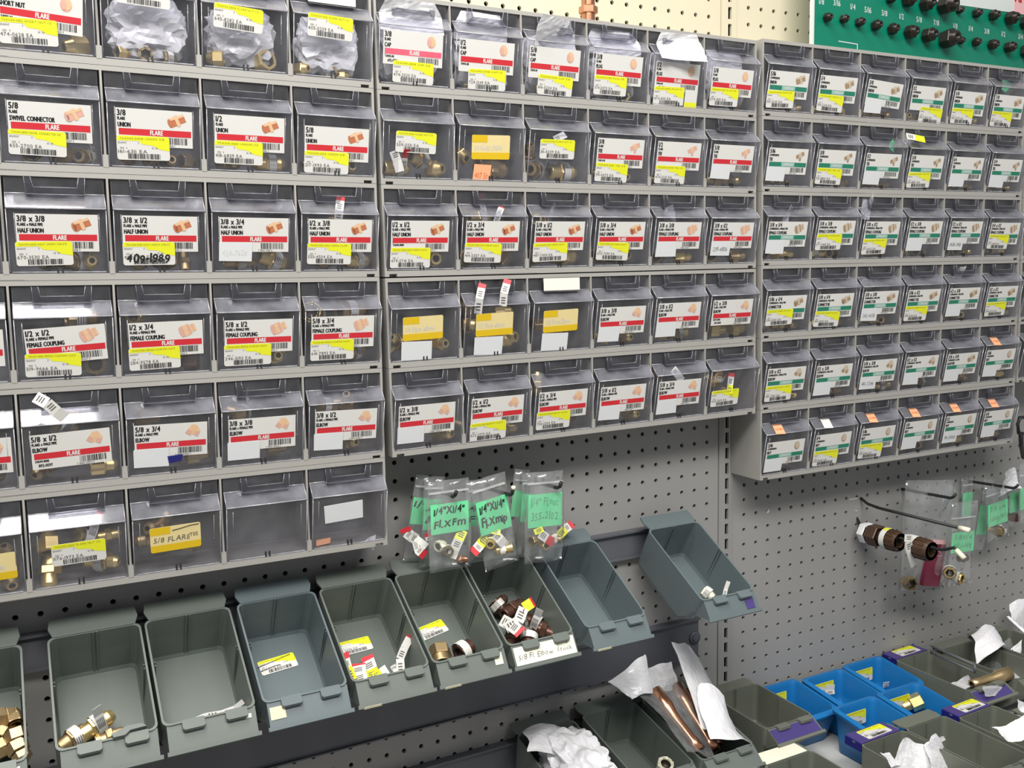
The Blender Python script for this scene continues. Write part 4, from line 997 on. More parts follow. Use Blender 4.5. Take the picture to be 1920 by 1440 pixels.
# ------------------------------------------------------------------ wire hooks and hanging bags below the middle stack
def peg_hook(x, z, L, rise, label, tip=None, r=.0026, kind='peg hook'):
    mb = MB()
    mb.tube([(0, .004, .010), (0, -.004, .010), (0, -.009, .004), (0, -.012, 0), (0, -L, rise * .3), (0, -L - .006, rise * .3 + .003), (0, -L - .010, rise)], r, 8)
    mb.tube([(-.013, -.003, .0), (.013, -.003, .0)], r * .9, 8); mb.tube([(0, -.003, .004), (0, -.003, -.020)], r * .9, 8)
    root = link('peg_hook', mb.mesh('peg_hook', [M_HOOK]), None, T((x, 0, z + ZO)))
    if tip:
        t = MB(); t.tube([(0, -L - .0095, rise * .9), (0, -L - .0105, rise * 1.15)], r * 1.15, 8)
        link('hook_tip', t.mesh('hook_tip', [M_TIP]), root)
    return tag(root, label, 'hook', 'black wire hooks on the pegboard')
h1 = on_plane(850, 936, -.085); h2 = on_plane(955, 930, -.09); h3 = on_plane(1045, 920, -.085)
peg_hook(h1.x, h1.z - ZO, .085, .012, 'black wire hook holding the bags with boldest green card'); peg_hook(h2.x, h2.z - ZO - .003, .092, .016, 'black wire hook with pale tip between the two bag packs', True)
peg_hook(h3.x, h3.z - ZO, .086, .014, 'black wire hook holding the right pack of faint green cards')
def pouch_mesh(w, h, seed, bulge=.006, n=10):
    """flat clear pouch: front and back film joined at the rim, origin at the top middle"""
    r = random.Random(seed); mb = MB(); N = (n + 1) ** 2
    def P(i, j, s):
        x = i / n - .5; y = j / n
        edge = min(1, 5 * min(i / n, 1 - i / n)) * min(1, 5 * (1 - y)) * min(1, 2.2 * y + .15)
        f = math.sin(9 * x + seed) * math.cos(7 * y + seed * 1.7) * .0022 + r.uniform(-.0006, .0006)
        return (x * w * (1 + .04 * math.sin(5 * y + seed)), s * bulge * edge * (.3 + y) + f, -y * h)
    vs = [P(i, j, -1) for j in range(n + 1) for i in range(n + 1)] + [(p[0], p[1] + .0004, p[2]) for p in (P(i, j, 1) for j in range(n + 1) for i in range(n + 1))]
    fs = []
    for j in range(n):
        for i in range(n):
            a_ = j * (n + 1) + i; fs.append((a_ + n + 1, a_ + n + 2, a_ + 1, a_)); fs.append((a_ + N, a_ + 1 + N, a_ + n + 2 + N, a_ + n + 1 + N))
    rim = [i for i in range(n + 1)] + [j * (n + 1) + n for j in range(1, n + 1)] + [n * (n + 1) + i for i in range(n - 1, -1, -1)] + [j * (n + 1) for j in range(n - 1, 0, -1)]
    for q in range(len(rim)): fs.append((rim[q], rim[(q + 1) % len(rim)], rim[(q + 1) % len(rim)] + N, rim[q] + N))
    mb.add(vs, fs, 0, None, True)
    return mb
def hang_bag(tl, tr, bl, y, label, words, seed, faint=False, up=.030, dn=.050, wide=1.12, group='small bags with mint cards'):
    """clear bag with a mint card; the card corners were measured at depth y"""
    A, B_, D_ = on_plane(*tl, y), on_plane(*tr, y), on_plane(*bl, y)
    w = (B_ - A).length; down = (D_ - A); h = down.length; ny = Vector((0, 1, 0))
    ex = ((B_ - A).normalized() * .4 + down.normalized().cross(-ny).normalized() * -.6 * (1 if down.cross(-ny).dot(A - B_) > 0 else -1)).normalized()
    ez = ex.cross(ny).normalized(); ey = ez.cross(ex)
    root = empty('hanging_bag', basis((A + B_) / 2, ex, ey, ez), label, 'bag', group)
    pm = pouch_mesh(w * wide, h + up + dn, seed); link('pouch', pm.mesh('pouch', [M_FILM]), root, T((0, 0, up)))
    mb = MB(); mb.box((-w / 2, -.0004, -h), (w / 2, 0, 0), 0)
    if words:
        tm = MB()
        for k, s in enumerate(words):
            text(tm, s, -w * .42, -h * (.36 + .42 * k), h * .24, 0, 0, width=w * .8, shear=.12, jit=.14, bold=0 if faint else .05)
        mb.add([(x, -.0007 - z, yy) for x, yy, z in tm.v], tm.f, 1)
    zz = MB(); zz.box((-w * wide / 2 + .002, -.0012, up * .45), (w * wide / 2 - .002, .0012, up * .45 + .0022)); link('zip_seal', zz.mesh('zip_seal', [M_MILKY]), root)
    link('mint_card', mb.mesh('mint_card', [M_GCARD, M_INKF if faint else M_INK]), root, T((0, -.0012, 0)))
    return root, w, h
def bag_fill(info, specs, lab):
    root, w, h = info; M = root.matrix_basis
    for q, (kind, m, fx, fz, r, yaw, tg, text_) in enumerate(specs):
        put(kind, m, M @ T((fx * w, .001, -h - fz)), r, yaw, 0, text_, 'fittings in the hanging bags', tg)
    return M
# back to front: pack one
hang_bag((775, 936), (808, 930), (760, 985), -.035, 'bag at the back left of the left pack, green card slanting outward', ['1/4'], 41)
hang_bag((795, 938), (830, 934), (790, 995), -.050, 'bag second from front in the left pack, only the card edge showing', ['1', 'F'], 42)
B1 = hang_bag((806, 947), (877, 938), (808, 1003), -.080, 'front bag of left pack, green card reading Fl. X Fm', ['1/4"X1/4"', 'Fl.XFm'], 43)
hang_bag((876, 940), (905, 940), (878, 986), -.045, 'bag between the packs with green card half hidden by bold one', ['4"', 'Fl.'], 44)
B2 = hang_bag((890, 938), (949, 931), (908, 997), -.080, 'tilted bag on the middle hook, green card reading Fl. X mip', ['1/4"X1/4"', 'Fl.Xmip'], 45)
hang_bag((962, 920), (986, 920), (953, 968), -.038, 'rear bag of the right pack with tilted green card', [], 46, True)
hang_bag((978, 926), (1000, 926), (976, 978), -.052, 'second bag of the right pack behind the faint card', [], 47, True)
B3 = hang_bag((990, 925), (1053, 925), (992, 987), -.078, 'front bag of the right pack with faintly written green card', ['1/4" Fl.nut', '355-2102'], 48, True)
bag_fill(B1, [('nut', M_TIP, -.25, .016, .0060, 30, None, 'grey flare nut in front bag of left pack'), ('half', M_COPPER, .28, .038, .0042, -40, None, 'copper coloured connector at the bottom of left pack bag'), ('nut', M_AGED, -.05, .024, .0055, 80, 0, 'dull flare nut with paper band in front bag of left pack')], 0)
bag_fill(B2, [('half', M_BRASS, -.22, .012, .0062, 60, None, 'brass connector in the tilted bag, left one'), ('half', M_BRASS, .15, .028, .0062, 160, 0, 'brass connector with white loop in the tilted bag, right one')], 0)
bag_fill(B3, [('nut', M_AGED, -.3, .018, .006, 20, None, 'grey nut at the left of the faint card bag'), ('nut', M_BRASS, .02, .026, .0055, 100, None, 'small brass nut low in the faint card bag'), ('nut', M_AGED, .34, .020, .0055, -30, 0, 'banded nut at the right of the faint card bag')], 0)
def wtag(pl, w, label, **kw):
    return strip_tag(Matrix.Identity(4), [on_plane(px, py, y) for px, py, y in pl], w, label, **kw)
wtag([(868, 994, -.080), (860, 1012, -.084), (852, 1030, -.084), (846, 1046, -.082)], .013, 'long white tag with yellow spot in the bold card bag', red=False, yellow=0)
wtag([(782, 1012, -.052), (770, 1005, -.055), (762, 998, -.055), (759, 990, -.055)], .014, 'red-ended tag at the outer edge of left pack'); wtag([(775, 1025, -.055), (786, 1022, -.058), (794, 1012, -.056)], .018, 'curled white tag below the left pack', red=False)
wtag([(783, 1030, -.06), (790, 1036, -.062), (797, 1042, -.062)], .012, 'lowest red-ended tag of the left pack'); wtag([(806, 1012, -.075), (804, 1006, -.075), (803, 1000, -.075)], .010, 'short red-ended tag under the bold card')
wtag([(912, 1006, -.078), (900, 1022, -.08), (893, 1030, -.08), (886, 1037, -.08)], .013, 'red and yellow tag in the tilted bag, left one', yellow=0); wtag([(930, 992, -.08), (928, 1002, -.084), (938, 1012, -.086), (948, 1024, -.084)], .013, 'white looped tag with yellow spot in the tilted bag', red=False, yellow=0)
wtag([(1008, 990, -.08), (1012, 1000, -.083), (1026, 1010, -.084), (1038, 1018, -.083)], .013, 'tag with yellow spot and red end in the faint card bag', yellow=0); wtag([(1048, 1005, -.05), (1060, 992, -.05), (1068, 986, -.05), (1073, 981, -.05)], .012, 'red-ended tag sticking out right of the faint card bag', yellow=0)
wtag([(1052, 968, -.04), (1058, 985, -.04), (1064, 1000, -.04)], .004, 'thin dark tag string beside the right pack', red=False)

# ------------------------------------------------------------------ hooks on the right pegboard
def scan_hook():
    x, y, z = on_plane(1600, 945, -.004); z -= ZO
    mb = MB(); mb.box((-.017, -.009, -.013), (.017, -.0008, .012)); mb.box((-.017, -.0012, -.020), (-.004, -.0004, .016)); mb.box((-.017, -.010, .010), (.017, -.0008, .0125))
    root = link('double_hook', mb.mesh('bracket', [M_SHELF]), None, T((x, 0, z + ZO)))
    w = MB(); w.tube([(.011, -.004, .011), (.011, -.012, .010), (.011, -.026, .0035), (.011, -.05, .001), (.011, -.212, .002)], .0026, 8); link('upper_wire', w.mesh('upper_wire', [M_HOOK]), root)
    w = MB(); w.tube([(.004, -.004, -.018), (.004, -.02, -.040), (.004, -.18, -.040), (.004, -.192, -.036), (.004, -.205, -.030), (.004, -.213, -.036)], .0026, 8); link('lower_wire', w.mesh('lower_wire', [M_HOOK]), root)
    for p, q in (((.011, -.208, .002), (.011, -.226, .002)), ((.004, -.209, -.033), (.004, -.224, -.043))):
        w = MB(); w.tube([p, q], .0042, 10); link('wire_tip', w.mesh('wire_tip', [M_TIP]), root)
    return tag(root, 'long double wire hook with ivory tips on a grey bracket', 'hook'), x + .004, z - .040
HK, hx, hz = scan_hook()
for k, (y, r, m, t_, lab) in enumerate(((-.030, .0165, M_PAPER, None, 'white faced hex nut at the back of the long lower wire'), (-.052, .0165, M_PLBROWN, None, 'brown hex nut behind the yellow-marked band on the long wire'),
                                      (-.088, .0160, M_PLBROWN, 0, 'brown ribbed sleeve with yellow-marked white band on the long wire'), (-.150, .0160, M_PLBROWN, None, 'brown ribbed nut nearest the ivory tips on the long wire'))):
    mb = MB()
    if k == 0: hexp(mb, -.4, .4, 1.15); mb.lathe([(-.4, 1.0), (-.4, .3)], 6, 0, None, False); mb.lathe([(.4, 1.0), (.4, .3)], 6, 0, None, False)
    elif k == 1: hexp(mb, -.7, .6, 1.2); mb.lathe([(-.7, 1.0), (-.7, .3)], 6, 0, None, False); mb.lathe([(.6, 1.0), (.6, .3)], 6, 0, None, False)
    else:
        mb.lathe([(-1.2, .6), (-1.2, .95), (-.6, 1.08), (.5, 1.08), (.9, .98), (.9, .62)], 20, 0, None, False); mouth(mb, .9, .98, -1.2, 0, 1, .62)
        for q in range(14):
            a_ = 2 * math.pi * q / 14; mb.box((-.9, -.06, 1.04), (.6, .06, 1.14), 0, R('X', math.degrees(a_)))
    o = link('threaded_nut', mb.mesh('threaded_nut', [m, M_BORE])); o.matrix_basis = T((hx, y, hz + ZO - r * .42)) @ R('Z', -90) @ Matrix.Scale(r, 4)
    tag(o, lab, 'fitting', 'nuts strung on the long wire')
    if k >= 2:
        bnd = MB(); n = 18; x0, x1 = (-1.0, -.35) if k == 2 else (-1.5, -.75)
        bnd.loft([[(x, 1.17 * math.cos(2 * math.pi * q / n), 1.17 * math.sin(2 * math.pi * q / n)) for q in range(n)] for x in (x0, x1)], 0, None, False, False, True)
        if k == 2: bnd.loft([[(x, 1.185 * math.cos(math.pi * q / 8 + .5), 1.185 * math.sin(math.pi * q / 8 + .5)) for q in range(5)] for x in (x0 + .05, x1 - .05)], 1)
        link('paper_band', bnd.mesh('paper_band', [M_WHITE, M_YEL]), o)
wtag([(1704, 1002, -.137), (1703, 1016, -.137), (1706, 1035, -.136), (1714, 1061, -.132)], .014, 'long white barcode tag hanging from the rearmost band on the wire', red=False)
# two thin hooks behind and the bags on them
hA = on_plane(1682, 915, -.004); hB = on_plane(1800, 905, -.004)
peg_hook(hA.x, hA.z - ZO, .115, .012, 'short black wire hook above the long double hook'); 
hk = on_plane(1880, 915, -.09)
peg_hook(hk.x, hk.z - ZO, .11, .012, 'black wire hook carrying the green card bags at right')
b4, w4, h4 = hang_bag((1785, 998), (1826, 996), (1783, 1036), -.10, 'bag with green card below the ivory tips, brass nuts inside', ['3/8x1/4', 'Fl.nut'], 51, True, .055, .06)
bag_fill((b4, w4, h4), [('nut', M_BRASS, -.45, .034, .0085, 40, 0, 'brass nut with white band, left in the bag below the ivory tips'), ('nut', M_BRASS, -.05, .048, .0085, 100, 0, 'brass nut lowest in the bag below the ivory tips'), ('half', M_BRONZE, .1, .012, .006, 0, None, 'brown connector in the bag below the ivory tips')], 0)
b5, w5, h5 = hang_bag((1851, 944), (1888, 938), (1854, 985), -.075, 'bag with square green card and faint writing, far right', ['3/8 ow', 'comp.nut'], 52, True, .035, .03)
bag_fill((b5, w5, h5), [('elbow', M_AGED, .1, .014, .0085, 20, 0, 'brown elbow with white band under the square green card')], 0)
hang_bag((1805, 922), (1822, 925), (1806, 965), -.03, 'narrow bag with green card edge behind the ivory tips', [], 53, True)
b7, w7, h7 = hang_bag((1892, 925), (1910, 921), (1892, 962), -.06, 'bag with green card edge second from the picture edge', [], 54, True, .05, .03)
bag_fill((b7, w7, h7), [('elbow', M_BRONZE, .2, .012, .008, 60, None, 'dark brown elbow hanging near the picture edge')], 0)
hang_bag((1912, 915), (1934, 910), (1912, 956), -.075, 'bag with green card cut by the picture edge', [], 55, True, .05, .03)
hang_bag((1838, 945), (1856, 950), (1832, 1000), -.045, 'bag with dark green card behind the square one', [], 56, True, .05, .03)
# big clear bag and the maroon box behind it
A = on_plane(1745, 900, -.07); pm = pouch_mesh(.105, .20, 57, .012, 12)
tag(link('clear_bag', pm.mesh('clear_bag', [M_FILM]), None, T(A) @ R('Y', 4) @ R('Z', -12)), 'large clear bag hanging behind the long wire with brass inside', 'bag')
pB = on_plane(1704, 1092, -.065); put('nut', M_AGED, T(pB), .010, 70, 0, 'dull brass nut at the bottom of the large clear bag', 'fittings in the hanging bags')
g = on_plane(1775, 935, -.075); tag(link('clear_bag', fold_sheet('film', [M_FILM], .055, .05, 88, .012, 6, 10, .006), None, T((g.x, g.y, g.z - .03))), 'grey crinkled clear bag top on the short hook', 'bag')
g = on_plane(1880, 905, -.08); tag(link('clear_bag', fold_sheet('film', [M_MILKY], .09, .035, 89, .012, 7, 12, .006), None, T((g.x, g.y, g.z - .012))), 'milky crinkled bag tops above the green cards at right', 'bag')
p0, p1, p2 = on_plane(1745, 1013, -.085), on_plane(1775, 1015, -.085), on_plane(1725, 1098, -.085)
ex = (p1 - p0).normalized(); ez = (p0 - p2); ez = (ez - ex * ez.dot(ex)).normalized(); ey = ez.cross(ex); hh = (p0 - p2).length; ww = (p1 - p0).length
mb = MB(); mb.box((0, 0, -hh), (ww, .008, 0), 0); mb.box((-.0004, -.0004, -.006), (ww + .0004, .0084, .0004), 1); text(mb, 'Elbow', 0, 0, 0, 1, 0) if False else None
tm = MB(); text(tm, 'Ilbow', ww * .12, -.02, .005, 0, 0, width=ww * .6); text(tm, 'valve stem', ww * .1, -.028, .003, 0, 0, width=ww * .75); mb.add([(x, -.0006, y) for x, y, z in tm.v], tm.f, 1)
tag(link('maroon_box', mb.mesh('maroon_box', [M_MAROON, M_PINK]), None, basis(p0, ex, ey, ez)), 'slim maroon box in a clear bag behind the white barcode tag', 'box')
for px, py, s in ((1440, 960, .009), (1548, 942, .006)):
    p = on_plane(px, py, -.0012); mb = MB(); mb.prism([(-s * .6, -s * .8), (s * .2, -s * .8), (s * .7, s * .3), (s * .2, s), (-.2 * s, s * .2)], 1, -.0008, .0008)
    tag(link('paper_scrap', mb.mesh('paper_scrap', [M_PAPER]), None, T(p)), 'white paper scrap stuck on the pegboard, %s' % ('larger one under the cabinet corner' if s > .007 else 'small one beside the grey bracket'), 'scrap')

# ------------------------------------------------------------------ the shelf at lower right and its bins
mb = MB(); mb.box((.17, -.50, -1.128), (2.3, -.002, -1.112)); mb.box((.17, -.502, -1.15), (2.3, -.50, -1.112))
tag(link('steel_shelf', mb.mesh('steel_shelf', [M_SHELF]), None, T((0, 0, ZO))), 'pale grey steel shelf under the blue bins', 'shelf')
def shelf_bin(x0, y, z, tilt, label, w=.094, L=.148, D=.068, m=None, holder=True):
    return make_bin(T((x0, y, ZO + z)) @ R('X', tilt), label, m or M_BINO, w, L, D, 'grey bins at the lower shelf', 'shelf_bin', holder)
SA = shelf_bin(.192, -.034, -.992, 12, 'grey bin stuffed with white crumpled plastic', .097, .150, .07, M_BIN)
SB = shelf_bin(.302, -.034, -.990, 12, 'empty dark grey bin beside the bin of copper reducers', .097, .150, .07, M_BIN)
SCB = shelf_bin(.411, -.034, -.990, 12, 'grey bin holding bagged copper reducers', .097, .150, .07, M_BIN)
SD = shelf_bin(.557, -.026, -1.022, 1, 'grey bin with purple front label beside the blue bins', .097, .126, .068)
SE = shelf_bin(.962, -.050, -1.040, 0, 'grey bin behind the blue bins with copper in clear wrap', .094, .148)
SF = shelf_bin(.667, -.232, -1.041, 0, 'grey bin of white paper in front of the blue bins')
SG = shelf_bin(.764, -.232, -1.041, 0, 'empty grey bin right of the white paper bin', .091)
SH_ = shelf_bin(.866, -.248, -1.041, 0, 'grey bin with yellow label on its back flange near picture edge', .088)
SI = shelf_bin(.503, -.204, -1.0435, 0, 'grey bin with broad cream label on its back flange', .095)
SJ = shelf_bin(.405, -.212, -1.0435, 0, 'grey bin with cream label cut by the bottom edge', .095)
SK = shelf_bin(1.072, -.062, -1.040, 0, 'grey bin with crumpled white paper against the pegboard', .094, .148)
SL = shelf_bin(.960, -.300, -1.041, 0, 'grey bin at the bottom right corner with white paper', .088)
SM = shelf_bin(1.180, -.060, -1.040, 0, 'farthest grey bin with white paper at picture edge', .094, .148)
SN = shelf_bin(.858, -.446, -1.041, 0, 'front grey bin with navy tape at the bottom right edge', .091, .148)
def flange_label(root, w, mats, kind, name='flange_label', x=.008, wid=None):
    wid = wid or w - .016
    if kind == 'cream':
        mb = MB(); mb.prism([(x, 0.001), (x + wid, .001), (x + wid, .029), (x, .031)], 2, .0002, .0008); me = mb.mesh(name, mats)
        return link(name, me, root)
    me = make_sticker('318-2270', '75A062-COMP SLEEVE', 400 + int(w * 1e4)); return link('price_sticker', me, root, T((x, .003, .0010)) @ Matrix.Scale(1.0, 4) @ R('Z', 2))
for rt in (SI, SJ): flange_label(rt, .095, [M_CREAMLBL], 'cream')
def purple_wrap(rt, w):
    mb = MB(); mb.prism([(.004, .0), (w - .006, .0), (w - .008, .0318), (.006, .0318)], 2, .0001, .0007); mb.box((.002, -.001, -.012), (.0042, .030, .0008), 1)
    link('purple_tape', mb.mesh('purple_tape', [M_PURPLE, M_NAVY]), rt)
for rt, w in ((SE, .094), (SF, .094), (SH_, .088), (SN, .091)):
    purple_wrap(rt, w); flange_label(rt, w, None, 'sticker', x=.024)
mb = MB(); plate(mb, [(0, 0), (.088, 0), (.088, .0225), (0, .0225)], E0, 0); link('purple_label', mb.mesh('purple_label', [M_PURPLE]), SD, FLAP(.126) @ T((.005, -.0215, .0002)))
mb = MB(); plate(mb, [(0, 0), (.082, 0), (.082, .0225), (0, .0225)], E0, 0); link('purple_label', mb.mesh('purple_label', [M_PURPLE]), SE, FLAP(.148) @ T((.005, -.0215, .0002)))
def blue_bin(x0, x1, y0, y1, z, label, sticker=None):
    """stacking bin: thick rounded rim that dips to a scooped front"""
    w = x1 - x0; L = y0 - y1; D = .070; t = .0028; mb = MB()
    def ring(e, n, dip, fr):
        pts = rring(e, w - e, e, L - e - fr, .010, n)
        out = []
        for px, py, pz in pts:
            f = max(0.0, (-py - L * .45) / (L * .55)); out.append((px, py, pz - dip * f * f))
        return out
    o = [ring(-.004, .001, .014, 0), ring(-.004, .006, .014, 0), ring(0, .010, .014, 0), ring(.002, D * .6, .0, .004), ring(.004, D, 0, .012)]
    i = [ring(.003, .0, .014, 0), ring(t + .002, .006, .014, 0), ring(t + .003, D * .6, 0, .004), ring(t + .005, D - t, 0, .012)]
    mb.loft(o[::-1], 0, None, True, False, True); mb.loft([o[0], i[0]], 0, None, False, False, True); mb.loft(i, 0, None, False, True, True)
    root = empty('blue_bin', T((x0, y0, z + ZO)), label, 'bin', 'blue bins on the shelf')
    link('body', mb.mesh('blue_body', [M_BLUE]), root)
    if sticker:
        s = .8 * w * .7 / SW
        link('price_sticker', make_sticker('318-%d' % sticker, '75A060-COMPR UNION', sticker), root, T((w * .17, -.0085, -.036)) @ R('X', 88) @ Matrix.Scale(s, 4))
    return root
B_1 = blue_bin(.660, .748, -.016, -.115, -1.040, 'blue bin half hidden behind the purple-labelled grey bin', 2240)
B_2 = blue_bin(.760, .850, -.026, -.120, -1.040, 'blue bin against the wall with a green-edged tag inside', 2251)
B_3 = blue_bin(.862, .952, -.022, -.118, -1.040, 'blue bin against the wall at the grey bins, small tag inside', 2262)
B_4 = blue_bin(.722, .812, -.130, -.222, -1.040, 'front blue bin with a curled price label', 2273)
B_5 = blue_bin(.824, .918, -.130, -.222, -1.040, 'front blue bin with a shiny brass tube inside', 2284)
def wput(kind, m, px, py, z, r, yaw, pitch, label, tg=None):
    return put(kind, m, T(on_level(px, py, z)), r, yaw, pitch, label, 'fittings on the lower shelf', tg)
wput('coupling', M_BRASS, 1712, 1318, -1.066, .0100, 150, 25, 'shiny brass tube in the front right blue bin')
strip_tag(Matrix.Identity(4), [on_level(1557, 1302, -1.064), on_level(1556, 1293, -1.056), on_level(1557, 1284, -1.047)], .016, 'small white tag with green edge in the blue wall bin', red=False)
strip_tag(Matrix.Identity(4), [on_level(1661, 1288, -1.085), on_level(1661, 1283, -1.079), on_level(1662, 1279, -1.074)], .012, 'tiny pale tag at the bottom of the right blue wall bin', red=False)
strip_tag(Matrix.Identity(4), [on_level(1648, 1366, -1.07), on_level(1645, 1360, -1.064)], .012, 'tiny white tag at the front wall of the curled label bin', red=False)
# white bag, copper reducers in clear wrap, paper
def world_sheet(name, mats, px, py, y, w, h, seed, yaw, lean, roll, label, cat='paper', **kw):
    p = on_plane(px, py, y); o = link(name, fold_sheet(name, mats, w, h, seed, **kw))
    o.matrix_basis = T(p) @ R('Z', yaw) @ R('Y', roll) @ R('X', lean); return tag(o, label, cat)
def quad_sheet(name, mats, quad, seed, label, cat, amp=.006, nf=6, n=14, thick=.0004, bow=0.0):
    """creased sheet between four measured corners (px, py, depth y): top left, top right, bottom right, bottom left"""
    P4 = [on_plane(*c) for c in quad]; r = random.Random(seed); folds = []
    nrm = (P4[1] - P4[0]).cross(P4[3] - P4[0]).normalized()
    if nrm.y > 0: nrm = -nrm
    for _ in range(nf):
        an = r.uniform(0, math.pi); folds.append((math.cos(an), math.sin(an), r.uniform(-.45, .45), r.uniform(.35, 1) * r.choice((-1, 1))))
    cen = sum(P4, Vector()) / 4
    def P(i, j):
        u, v = i / n, j / n
        p = P4[0].lerp(P4[1], u).lerp(P4[3].lerp(P4[2], u), v)
        d = sum(k * abs(a_ * (u - .5) + b_ * (v - .5) - c_) for a_, b_, c_, k in folds) * amp * 2
        e = 1 + .05 * math.sin(9 * u + seed) * (1 if j in (0, n) else 0) + .05 * math.sin(8 * v + seed) * (1 if i in (0, n) else 0)
        return cen + (p - cen) * e + nrm * (d + bow * (1 - (2 * u - 1) ** 2) + r.uniform(-.0004, .0004)) - cen
    g = [P(i, j) for j in range(n + 1) for i in range(n + 1)]; N = (n + 1) ** 2
    fs = []
    for j in range(n):
        for i in range(n):
            a_ = j * (n + 1) + i; fs.append((a_, a_ + n + 1, a_ + n + 2, a_ + 1)); fs.append((a_ + N, a_ + 1 + N, a_ + n + 2 + N, a_ + n + 1 + N))
    rim = [i for i in range(n + 1)] + [j * (n + 1) + n for j in range(1, n + 1)] + [n * (n + 1) + i for i in range(n - 1, -1, -1)] + [j * (n + 1) for j in range(n - 1, 0, -1)]
    for q in range(len(rim)): fs.append((rim[q], rim[(q + 1) % len(rim)], rim[(q + 1) % len(rim)] + N, rim[q] + N))
    mb = MB(); mb.add(g + [p - nrm * thick for p in g], fs, 0)
    return tag(link(name, mb.mesh(name, mats), None, T(cen)), label, cat)
o = link('plastic_bag', crumple('plastic_bag', [M_BAG], (.040, .056, .032), 21, 5, .13, 1.5, .45, False)); o.matrix_basis = T((.243, -.120, ZO - 1.008)) @ R('X', 12)
tag(o, 'crumpled white plastic bag bulging out of the left shelf bin', 'bag')
fl = quad_sheet('bag_flap', [M_BAG], [(996, 1344, -.052), (1078, 1362, -.050), (1108, 1425, -.13), (997, 1398, -.11)], 31, None, None, .007, 7, 16, .0004, .010)
fl.parent = o; fl.matrix_parent_inverse = o.matrix_basis.inverted()
tp = quad_sheet('bag_flap', [M_BAG], [(1060, 1366, -.05), (1086, 1355, -.048), (1102, 1384, -.08), (1078, 1392, -.09)], 30, None, None, .005, 5, 8)
tp.parent = o; tp.matrix_parent_inverse = o.matrix_basis.inverted()
def reducer(p, q, r, label, m=M_COPPER):
    d = (Vector(q) - Vector(p)); L = d.length; ex = d.normalized(); ey = ex.cross(Vector((0, 0, 1))).normalized(); ez = ex.cross(ey)
    mb = MB(); mb.lathe([(0, r * .7), (0, r * 1.1), (L * .3, r * 1.1), (L * .42, r * .8), (L * .8, r * .74), (L * .84, r * .86), (L, r * .86), (L, r * .6)], 20, 0)
    mb.lathe([(0, r * .98), (L * .1, r * .98), (L * .1, .0005)], 16, 1); mb.lathe([(L, r * .6), (L * .92, r * .6), (L * .92, .0005)], 16, 1)
    return tag(link('copper_reducer', mb.mesh('copper_reducer', [m, M_BORE]), None, basis(Vector(p), ex, ey, ez)), label, 'fitting', 'copper reducers in clear wrap')
reducer(on_plane(1266, 1288, -.060), on_plane(1340, 1408, -.152), .0120, 'brighter copper reducer in the middle of the wrap')
reducer(on_plane(1226, 1296, -.070), on_plane(1312, 1408, -.160), .0110, 'paler copper reducer at the left of the wrap')
reducer(on_plane(1284, 1300, -.045), on_plane(1348, 1398, -.135), .0095, 'darker copper reducer half hidden by white wrap')
quad_sheet('clear_wrap', [M_FILM], [(1196, 1296, -.075), (1280, 1276, -.070), (1345, 1408, -.172), (1290, 1402, -.178)], 32, 'clear wrap around the copper reducers with yellow price spot', 'wrap', .004, 6, 16)
quad_sheet('plastic_bag', [M_BAG], [(1146, 1276, -.060), (1207, 1230, -.050), (1230, 1300, -.075), (1186, 1309, -.085)], 33, 'white bag end flaring left above the copper reducers', 'bag', .004, 7, 14, .0004, .008)
quad_sheet('clear_wrap', [M_MILKY], [(1209, 1252, -.055), (1262, 1238, -.050), (1275, 1290, -.070), (1228, 1300, -.078)], 34, 'milky bag end standing between the two white flaps', 'wrap', .006, 5, 12)
quad_sheet('plastic_bag', [M_SLEEVE], [(1256, 1200, -.044), (1316, 1228, -.034), (1404, 1394, -.150), (1318, 1368, -.155)], 35, 'tall milky plastic sleeve leaning up to a point over the copper bin', 'bag', .0022, 7, 18, .0004, .006)
quad_sheet('plastic_bag', [M_BAG], [(1292, 1288, -.095), (1346, 1330, -.110), (1402, 1402, -.168), (1326, 1392, -.172)], 36, 'bright white folded bag at the front of the copper bin', 'bag', .004, 8, 16, .0004, .010)
wput('collar', M_TIP, 1247, 1436, -1.03, .010, 80, 60, 'pale plastic ring at the bottom edge inside the empty dark bin')
def lvl(px, py, z): q = on_level(px, py, z); return (px, py, q.y)
quad_sheet('white_paper', [M_PAPER], [(1692, 1381, -.300), (1732, 1398, -.300), (1752, 1452, -.32), (1668, 1452, -.32)], 37, 'tall crumpled white paper in the bin before the blue ones', 'paper', .0045, 9, 16)
quad_sheet('white_paper', [M_PAPER], [(1733, 1398, -.305), (1757, 1375, -.300), (1806, 1448, -.31), (1735, 1452, -.325)], 38, 'second sheet of crumpled white paper leaning right in the same bin', 'paper', .0045, 9, 16)
quad_sheet('white_paper', [M_PAPER], [(1650, 1413, -.31), (1668, 1410, -.30), (1692, 1434, -.31), (1668, 1440, -.325)], 39, 'small white paper fold at the left wall of the paper bin', 'paper', .003, 4, 8)
quad_sheet('clear_wrap', [M_MILKY], [(1762, 1382, -.285), (1772, 1378, -.28), (1778, 1384, -.285), (1768, 1391, -.29)], 46, 'tiny clear plastic twist behind the crumpled white paper', 'wrap', .004, 4, 6)
quad_sheet('white_paper', [M_PAPER], [(1864, 1376, -.40), (1926, 1340, -.39), (1930, 1404, -.42), (1884, 1386, -.42)], 40, 'white paper sheet lying in the bin at bottom right corner', 'paper', .005, 6, 14)
quad_sheet('white_paper', [M_PAPER], [(1898, 1313, -.33), (1926, 1322, -.33), (1926, 1342, -.34), (1906, 1338, -.34)], 47, 'white paper tip at the right edge above the corner bin', 'paper', .003, 4, 8)
